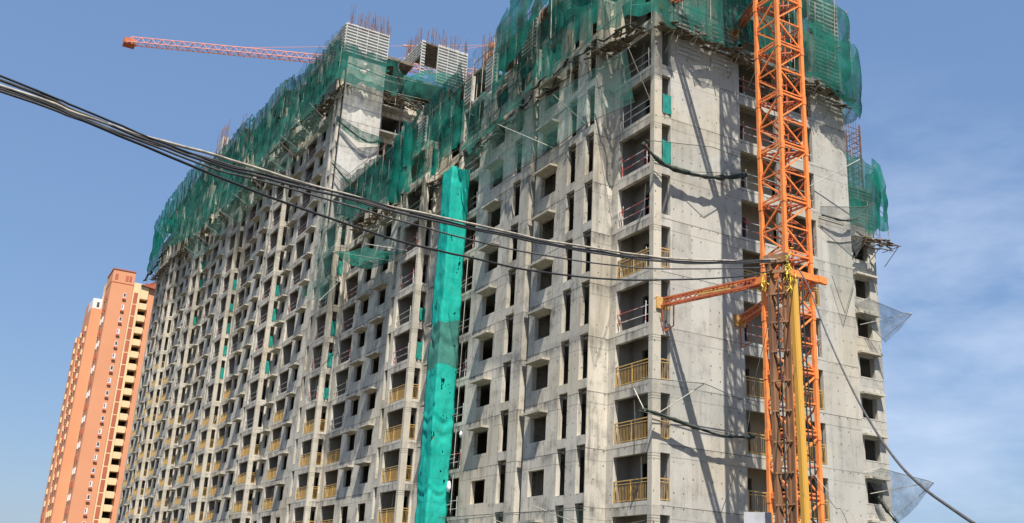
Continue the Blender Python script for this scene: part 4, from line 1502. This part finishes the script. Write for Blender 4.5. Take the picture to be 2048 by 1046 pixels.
b.bar(CB + s * .7, ap, .14); b.bar(CB - s * .7, ap, .14); b.bar(CB - d * 1.5, ap, .14); b.bar(CB + d * 1.2 + Vector((0, 0, 2)), ap, .1)
b.box(ap.x - .5, ap.x + .5, ap.y - .4, ap.y + .6, ap.z - .5, ap.z + .3)
b.build("apex", ORANGE, cr2)
b = MB()
b.bar(ap, CB + d * LN * .68 + Vector((0, 0, hgt)), .028)
b.bar(ap, CB + d * LN * .3 + Vector((0, 0, hgt)), .028)
for f in (.34, .5, .62):
    P = ap.lerp(CB + d * LN * .68 + Vector((0, 0, hgt)), f)
    b.bar(P - d * .9, P + d * .9, .12)
b.build("pendant", PINK, cr2)
b = MB()
for x in (-.8, .8):
    for y in (-.8, .8):
        b.bar((CB.x + x, CB.y + y, GZ), (CB.x + x, CB.y + y, 80), .12)
z = GZ
while z < 78:
    for p, q in (((-.8, -.8), (.8, -.8)), ((.8, -.8), (.8, .8)), ((.8, .8), (-.8, .8)), ((-.8, .8), (-.8, -.8))):
        b.bar((CB.x + p[0], CB.y + p[1], z), (CB.x + q[0], CB.y + q[1], z + 2.5), .05)
    z += 2.5
b.build("mast", PINK, cr2)
# counter jib with ballast
b = MB()
for os in (.65, -.65):
    b.bar(CB + s * os, CB - d * 7 + s * os, .08)
b.bar(ap, CB - d * 6.5, .03)
b.build("counter_jib", PINK, cr2)
b = MB()
Pq = CB - d * 6.5
b.box(Pq.x - .8, Pq.x + .8, Pq.y - .8, Pq.y + .8, 78, 80.4)
b.build("counterweight", INNER, cr2)

# lattice hoist on the wing roof
hoist = thing("roof_hoist_frame", "dark red lattice frame standing on the roof of the set-back wing", "hoist", (-11.8, 27.6, 27.5))
hx0, hx1, hy0, hy1, hz = -12.4, -11.0, 26.5, 28.4, 33.3
b = MB()
for x in (hx0, hx1):
    for y in (hy0, hy1):
        b.bar((x, y, 27.4), (x, y, hz), .045)
nz_ = 13
for i in range(nz_):
    z = 27.6 + i * .44
    for (p, q) in (((hx1, hy0), (hx1, hy1)), ((hx0, hy0), (hx0, hy1)), ((hx1, hy1), (hx0, hy1)), ((hx1, hy0), (hx0, hy0))):
        b.bar((*p, z), (*q, z), .02)
        if i % 3 == 0 and i < nz_ - 2:
            b.bar((*p, z), (*q, z + 1.3), .025)
for i in range(7):
    y = hy0 + (hy1 - hy0) * (i + .5) / 7
    b.bar((hx1, y, 27.4), (hx1, y, hz + random.uniform(-.1, .5)), .014)
b.build("lattice", REBAR, hoist)
# ==================================================================
#  orange towers at the left
# ==================================================================
OR1 = plain("orange_render", (0.62, 0.275, 0.145), 0.85, 0, (0.57, 0.25, 0.13), 0.12, 0.35, 0.7)
CREAM = plain("cream_render", (0.72, 0.52, 0.29), 0.85, 0, (0.66, 0.47, 0.27), 0.2)
REDB = plain("red_panel", (0.42, 0.115, 0.065), 0.8, 0, (0.37, 0.10, 0.06), 0.3)
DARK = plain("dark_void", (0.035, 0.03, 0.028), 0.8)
WHITEP = plain("white_frame", (0.72, 0.70, 0.68), 0.6)
GLASS = plain("window_glass", (0.06, 0.065, 0.08), 0.1, 0, (0.10, 0.10, 0.11), 0.5, spec=0.6)
XO = -216.0
ob = thing("orange_tower", "orange rendered tower with cream balconies left of the site, tallest of the group", "building", (XO - 6, 1, GZ))
b = MB()
b.box(XO - 9.3, XO, -2.07, 3.1, GZ, 69.0)
b.box(XO - 14, XO - 0.6, 6.9, 12, GZ, 66.0)
b.build("wall", OR1, ob)
b = MB()
b.box(XO - 9.5, XO + .12, -2.2, 3.2, 69.0, 69.25)
b.box(XO - 9.42, XO + .05, -2.12, 3.14, 65.75, 65.9)
b.build("parapet", REDB, ob)
b = MB()
b.box(XO - 12, XO - 0.15, 3.18, 5.0, GZ, 66.6)
b.box(XO - 15, XO - 9.31, -1.95, 2.9, GZ, 68.2)
b.box(XO - 12, XO - 0.3, 5.01, 6.85, 62.9, 66.0)
b.build("cream_wall", CREAM, ob)
b = MB()
z = 3.0 - 9
k = 0
zs = []
z = 62.0
while z > GZ + 3:
    zs.append(z)
    z -= 3.02
for z in zs:
    b = MB()
    b.box(XO - 0.147, XO - .10, 3.5, 4.45, z - 0.6, z + 2.1)
    b.build("red_panel", REDB, ob)
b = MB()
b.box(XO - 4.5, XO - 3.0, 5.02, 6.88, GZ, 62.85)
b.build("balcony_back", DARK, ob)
for z in zs:
    b = MB()
    b.box(XO - 2.9, XO + .25, 5.03, 6.85, z - 1.85, z - 0.35)
    b.build("balcony", CREAM, ob)
for i, z in enumerate(zs):
    b = MB()
    y = 1.42
    b.box(XO + .003, XO + .07, y - .32, y + .32, z + .3 - 1.2 + 1.15, z + 1.5)
    f_ = b.build("window", WHITEP, ob)
    b = MB()
    b.box(XO + .072, XO + .09, y - .22, y - .02 if i % 2 else y + .22, z + .55, z + 1.4)
    b.build("pane", GLASS, f_)
    b = MB()
    b.box(XO + .003, XO + .3, y - .42, y + .42, z - .2, z - .02)
    b.build("sill", REDB, f_)
for y in (-1.3, -.95, 1.15, 1.5, 2.0, 2.3):
    b = MB()
    b.box(XO + .003, XO + .05, y - .14, y + .14, 66.5, 67.9)
    b.build("attic_window", REDB, ob)
for z in zs:
    for x in (XO - 3.4, XO - 6.6):
        b = MB()
        b.box(x - .5, x + .5, -2.32, -2.075, z + .1, z + 1.5)
        b.build("side_window", WHITEP if int(z) % 2 else REDB, ob)
b = MB()
b.quad((XO - 8, 4.8, 66.0), (XO + .2, 4.8, 66.2), (XO + .4, 9.6, 68.2), (XO - 8, 9.6, 68.2))
b.quad((XO - 8, 9.6, 68.2), (XO + .4, 9.6, 68.2), (XO + .4, 9.6, 65.6), (XO - 8, 9.6, 65.6))
b.quad((XO + .2, 4.8, 66.2), (XO + .2, 9.6, 65.6), (XO + .4, 9.6, 68.2))
b.build("roof", REDB, ob)

ob2 = thing("orange_tower", "lower orange tower with white attic box, partly hidden behind the tallest one", "building", (-232, -4, GZ))
b = MB()
b.box(-242, -228, -4.31, -1.5, GZ, 61.5)
b.box(-252, -242.02, -4.6, -1.5, GZ, 57.0)
b.build("wall", OR1, ob2)
b = MB()
b.box(-236, -228.2, -4.2, -2.0, 61.52, 64.1)
b.build("attic_box", WHITEP, ob2)
b = MB()
b.box(-242, -236.02, -4.2, -1.8, 61.52, 64.6)
b.build("attic_wall", OR1, ob2)
b = MB()
b.box(-228.19, -228.15, -3.2, -2.6, 61.9, 63.2)
b.build("attic_window", GLASS, ob2)
for z in zs:
    if z > 56:
        continue
    for x in (-231.5, -236, -240, -247):
        b = MB()
        yy = -4.31 if x > -242 else -4.6
        b.box(x - .7, x + .7, yy - .3, yy - .003, z, z + 1.3)
        b.build("window", CREAM if (int(z * 3) + int(x)) % 3 else REDB, ob2)
# ==================================================================
#  utility pole and cables in the foreground
# ==================================================================
RUSTB = plain("rusty_steel", (0.30, 0.15, 0.075), 0.75, 0.1, (0.10, 0.055, 0.035), 3.5, 0.4, 0.7, bump=0.2, stretch=(1, 1, .2))
YPOST = plain("ochre_steel", (0.60, 0.33, 0.06), 0.6, 0, (0.34, 0.20, 0.08), 6, 0.56, 0.68, stretch=(1, 1, .35))
BLACK = plain("black_cable", (0.022, 0.022, 0.024), 0.55, 0, (0.04, 0.038, 0.036), 5, spec=0.4)
GREYC = plain("weathered_cable", (0.42, 0.37, 0.29), 0.7, 0, (0.20, 0.175, 0.14), 6)
GREYC2 = plain("grey_cable", (0.085, 0.08, 0.078), 0.65, 0, (0.05, 0.047, 0.045), 6)
TAPE = plain("yellow_tape", (0.78, 0.62, 0.05), 0.5, 0, (0.60, 0.45, 0.05), 12)
pole = thing("utility_pole", "rusty lattice steel pole with dark bracket on top, nearest thing to the viewer", "pole", (26.62, -16.68, GZ))
pd = Vector((0.68, 0.73, 0)).normalized()     # across the pole, left to right as seen from the road
pn = Vector((0.73, -0.68, 0))
PC = Vector((26.60, -16.72, 0))
TOPZ = 2.12
for sg in (-1, 1):
    b = MB()
    p = PC + pd * 0.105 * sg
    lean = pd * (0.02 * sg)
    for o_, w_, t_ in ((Vector((0, 0, 0)), .050, .012), (pn * .05 + pd * .055 * sg, .012, .05), (-pn * .05 + pd * .055 * sg, .012, .05)):
        b.bar(p + o_ + Vector((0, 0, GZ)) - lean, p + o_ + Vector((0, 0, TOPZ)) + lean, w_, rz=max(t_, .03))
    b.build("post", RUSTB, pole)
b = MB()
z = GZ + .3
i = 0
while z < TOPZ - .3:
    b.bar(PC - pd * .17 + pn * .075 + Vector((0, 0, z)), PC + pd * .17 + pn * .075 + Vector((0, 0, z + .03)), 0.017)
    sg = 1 if i % 2 else -1
    b.bar(PC - pd * .10 * sg + pn * .06 + Vector((0, 0, z)), PC + pd * .10 * sg + pn * .06 + Vector((0, 0, z + .58)), 0.014)
    z += .58
    i += 1
b.build("lacing", RUSTB, pole)
b = MB()
b.bar(PC - pd * .26 + Vector((0, 0, TOPZ + .04)), PC + pd * .22 + Vector((0, 0, TOPZ + .10)), 0.075, rz=.09)
b.bar(PC - pd * .20 + pn * .09 + Vector((0, 0, TOPZ - .22)), PC + pd * .2 + pn * .09 + Vector((0, 0, TOPZ - .20)), 0.02, rz=.035)
b.build("bracket", RUSTB, pole)
yp = thing("ochre_post", "ochre yellow steel channel standing against the rusty lattice pole", "post", (26.86, -16.52, GZ))
b = MB()
ya = PC + pd * .30 + pn * .05
b.bar(ya + pd * .10 + Vector((0, 0, GZ)), ya + Vector((0, 0, 1.75)), 0.052, rz=.05)
b.bar(ya + pd * .10 - pd * .052 + pn * .05 + Vector((0, 0, GZ)), ya - pd * .052 + pn * .05 + Vector((0, 0, 1.75)), 0.012, rz=.05)
b.build("channel", YPOST, yp)
# yellow tape tied round cables and pole head
for lab, off, zc, sx, sz, cnt in (("torn yellow tape knotted where the cables meet the ochre post", .20, 1.88, .06, .2, 34),
                                  ("small tuft of yellow tape on the cables left of the pole head", -.27, 1.72, .03, .1, 14)):
    tp = thing("yellow_tape", lab, "tape", tuple(PC + pd * off + Vector((0, 0, zc))), "yellow tape tied round the pole head")
    b = MB()
    for i in range(cnt):
        c = PC + pd * random.gauss(off, sx) + pn * random.uniform(.08, .17)
        z = random.gauss(zc, sz)
        p = c + Vector((0, 0, z))
        q = p + pd * random.uniform(-.07, .07) + pn * random.uniform(-.03, .05) + Vector((0, 0, random.uniform(-.11, .07)))
        r_ = q + pd * random.uniform(-.05, .05) + Vector((0, 0, random.uniform(-.08, .03)))
        b.tube([p, q, r_], 0.0085, 4)
    b.build("strips", TAPE, tp)["kind"] = "stuff"


def cable(name, pts, r, mat, label, group=None, n=5, jit=0.0):
    P = catmull(pts, n)
    if jit:
        P = [p + Vector((0, 0, jit * noise.noise(Vector((i * .37, r * 100, 0))))) for i, p in enumerate(P)]
    b_ = MB()
    b_.tube(P, r, 8)
    tag(b_.build(name, mat, None, smooth=True), label, "cable", group)
    return P


GCB = "overhead cables running left from the pole"
K1 = [(32.035, -30.69, -0.685), (31.782, -30.039, -0.644), (31.52, -29.365, -0.601), (31.26, -28.694, -0.506), (30.87, -27.691, -0.394), (30.515, -26.776, -0.277), (30.142, -25.817, -0.12), (29.661, -24.579, 0.094), (29.267, -23.566, 0.283), (28.577, -21.79, 0.692), (28.091, -20.537, 0.992), (27.399, -18.757, 1.51), (26.568, -16.618, 2.218)]
K2 = [(32.039, -30.7, -0.633), (31.783, -30.042, -0.625), (31.518, -29.359, -0.63), (31.254, -28.679, -0.602), (30.867, -27.683, -0.45), (30.442, -26.591, -0.287), (30.009, -25.476, -0.126), (29.468, -24.083, 0.125), (28.821, -22.418, 0.465), (28.314, -21.113, 0.783), (27.729, -19.605, 1.196), (26.732, -17.041, 2.042)]
K3 = [(32.033, -30.685, -0.712), (31.78, -30.034, -0.677), (31.516, -29.355, -0.665), (31.251, -28.672, -0.646), (30.962, -27.928, -0.54), (30.437, -26.577, -0.39), (30.135, -25.798, -0.298), (29.798, -24.933, -0.185), (29.262, -23.552, 0.062), (28.675, -22.04, 0.399), (28.314, -21.111, 0.638), (27.729, -19.606, 1.094), (26.815, -17.252, 1.852)]
K4 = [(32.035, -30.69, -0.685), (31.779, -30.03, -0.69), (31.59, -29.545, -0.70), (31.31, -28.825, -0.712), (30.951, -27.9, -0.70), (30.426, -26.549, -0.632), (30.061, -25.608, -0.524), (29.791, -24.914, -0.422), (29.418, -23.953, -0.27), (28.816, -22.404, 0.08), (28.313, -21.108, 0.444), (27.403, -18.767, 1.182), (26.737, -17.054, 1.831)]


def ext(K, dz):
    a = Vector(K[0]); c = Vector(K[1])
    d_ = (a - c)
    return [tuple(a + d_ * 12 + Vector((0, 0, dz * 12))), tuple(a + d_ * 5 + Vector((0, 0, dz * 4)))] + K


P1 = cable("overhead_cable", ext(K1, -.02), 0.0165, GREYC, "pale weathered cable, topmost of the bundle running left from the pole", GCB, jit=0.02)
cable("overhead_cable", [(p[0], p[1], p[2] - .05) for p in ext(K1, -.02)], 0.0125, GREYC2, "grey cable just under the pale weathered one", GCB, jit=0.02)
cable("overhead_cable", ext(K2, -.02), 0.016, GREYC2, "thick dark cable hugging the pale one in the bundle", GCB, jit=0.02)
cable("overhead_cable", [(p[0] + .01, p[1], p[2] + .028) for p in ext(K2, -.02)], 0.011, BLACK, "thin black cable woven above the thick dark one", GCB, jit=0.03)
cable("overhead_cable", ext(K3, -.02), 0.0115, GREYC2, "thin grey cable hanging below the bundle, second from the bottom", GCB, jit=0.01)
cable("overhead_cable", ext(K4, -.02), 0.0145, BLACK, "black cable hanging lowest across the whole view", GCB, jit=0.008)
cable("service_cable", [(26.9, -16.55, 1.95), (27.694, -17.232, 1.574), (29.024, -18.322, 0.646), (30.406, -19.454, -0.532), (32.146, -20.879, -1.845), (33.423, -21.925, -2.685), (34.409, -22.733, -3.23), (35.201, -23.382, -3.568), (35.764, -23.843, -3.77), (36.472, -24.423, -4.009), (37.4, -25.2, -4.3)],
      0.0125, GREYC2, "thick dark cable swooping down to the right from the pole head")
cable("drop_wire", [(26.5, -16.86, 1.9), (26.454, -16.896, 0.835), (26.225, -17.045, -0.245), (26.04, -17.166, -1.398), (25.825, -17.307, -2.149), (25.572, -17.472, -2.945), (25.447, -17.554, -3.349), (25.2, -17.7, GZ)],
      0.007, GREYC2, "thin wire slanting down to the left of the pole")
cable("drop_wire", [(26.84, -16.408, -1.86), (27.238, -16.356, -2.296), (27.638, -16.305, -2.712), (27.923, -16.268, -3.065), (29.5, -16.1, GZ)], 0.006, GREYC, "pale thin wire dropping right from the ochre post, outer of the pair")
cable("drop_wire", [(26.84, -16.41, -1.86), (27.129, -16.37, -2.29), (27.431, -16.331, -2.66), (27.72, -16.294, -3.06), (28.8, -16.1, GZ)], 0.006, GREYC2, "grey thin wire dropping right from the ochre post, inner of the pair")
for i, (o_, lab) in enumerate(((.385, "black cable running down the right edge of the ochre post"), (.45, "slack black cable hanging just right of the ochre post"))):
    p = PC + pd * o_ + pn * .02
    cable("riser_cable", [p + Vector((0, 0, 1.8)), p + Vector((0.01, 0, .8)), p + pd * .05 + Vector((0, 0, -.6)), p + pd * (.08 + .02 * i) + Vector((0, 0, -2.2)), p + pd * .10 + Vector((0, 0, GZ + .1))], 0.014, BLACK, lab)
p = PC + pd * 0.0 + pn * .09
cable("riser_cable", [p + Vector((0, 0, 1.7)), p - pd * .02 + Vector((0, 0, .6)), p + pd * .01 + Vector((0, 0, -1)), p + Vector((0, 0, GZ + .1))], 0.016, BLACK, "black cable running down the middle of the rusty lattice pole")
# pale cabinet just behind the pole
cab = thing("meter_cabinet", "pale grey cabinet behind the foot of the rusty pole", "cabinet", (25.9, -16.35, GZ))
CABM = plain("pale_cabinet", (0.42, 0.42, 0.44), 0.6, 0, (0.34, 0.34, 0.355), 3)
cc = Vector((25.9, -16.75, 0))
b = MB()
q = [cc - pd * .27, cc + pd * .24, cc + pd * .24 - pn * .3, cc - pd * .27 - pn * .3]
n = len(b.v)
b.v += [(v.x, v.y, -3.6) for v in q] + [(v.x, v.y, -2.70) for v in q]
for f in ((0, 3, 2, 1), (4, 5, 6, 7), (0, 1, 5, 4), (1, 2, 6, 5), (2, 3, 7, 6), (3, 0, 4, 7)):
    b.f.append(f)
b.build("body", CABM, cab)
b = MB()
b.bar(cc + pn * .006 - pd * .2 + Vector((0, 0, -3.0)), cc + pn * .006 + pd * .18 + Vector((0, 0, -2.98)), 0.006)
b.build("door_seam", GREYC2, cab)
b = MB()
for s_ in (-.18, .16):
    b.bar(cc + pd * s_ - pn * .15 + Vector((0, 0, GZ)), cc + pd * s_ - pn * .15 + Vector((0, 0, -3.62)), .035)
b.build("leg", RUSTB, cab)
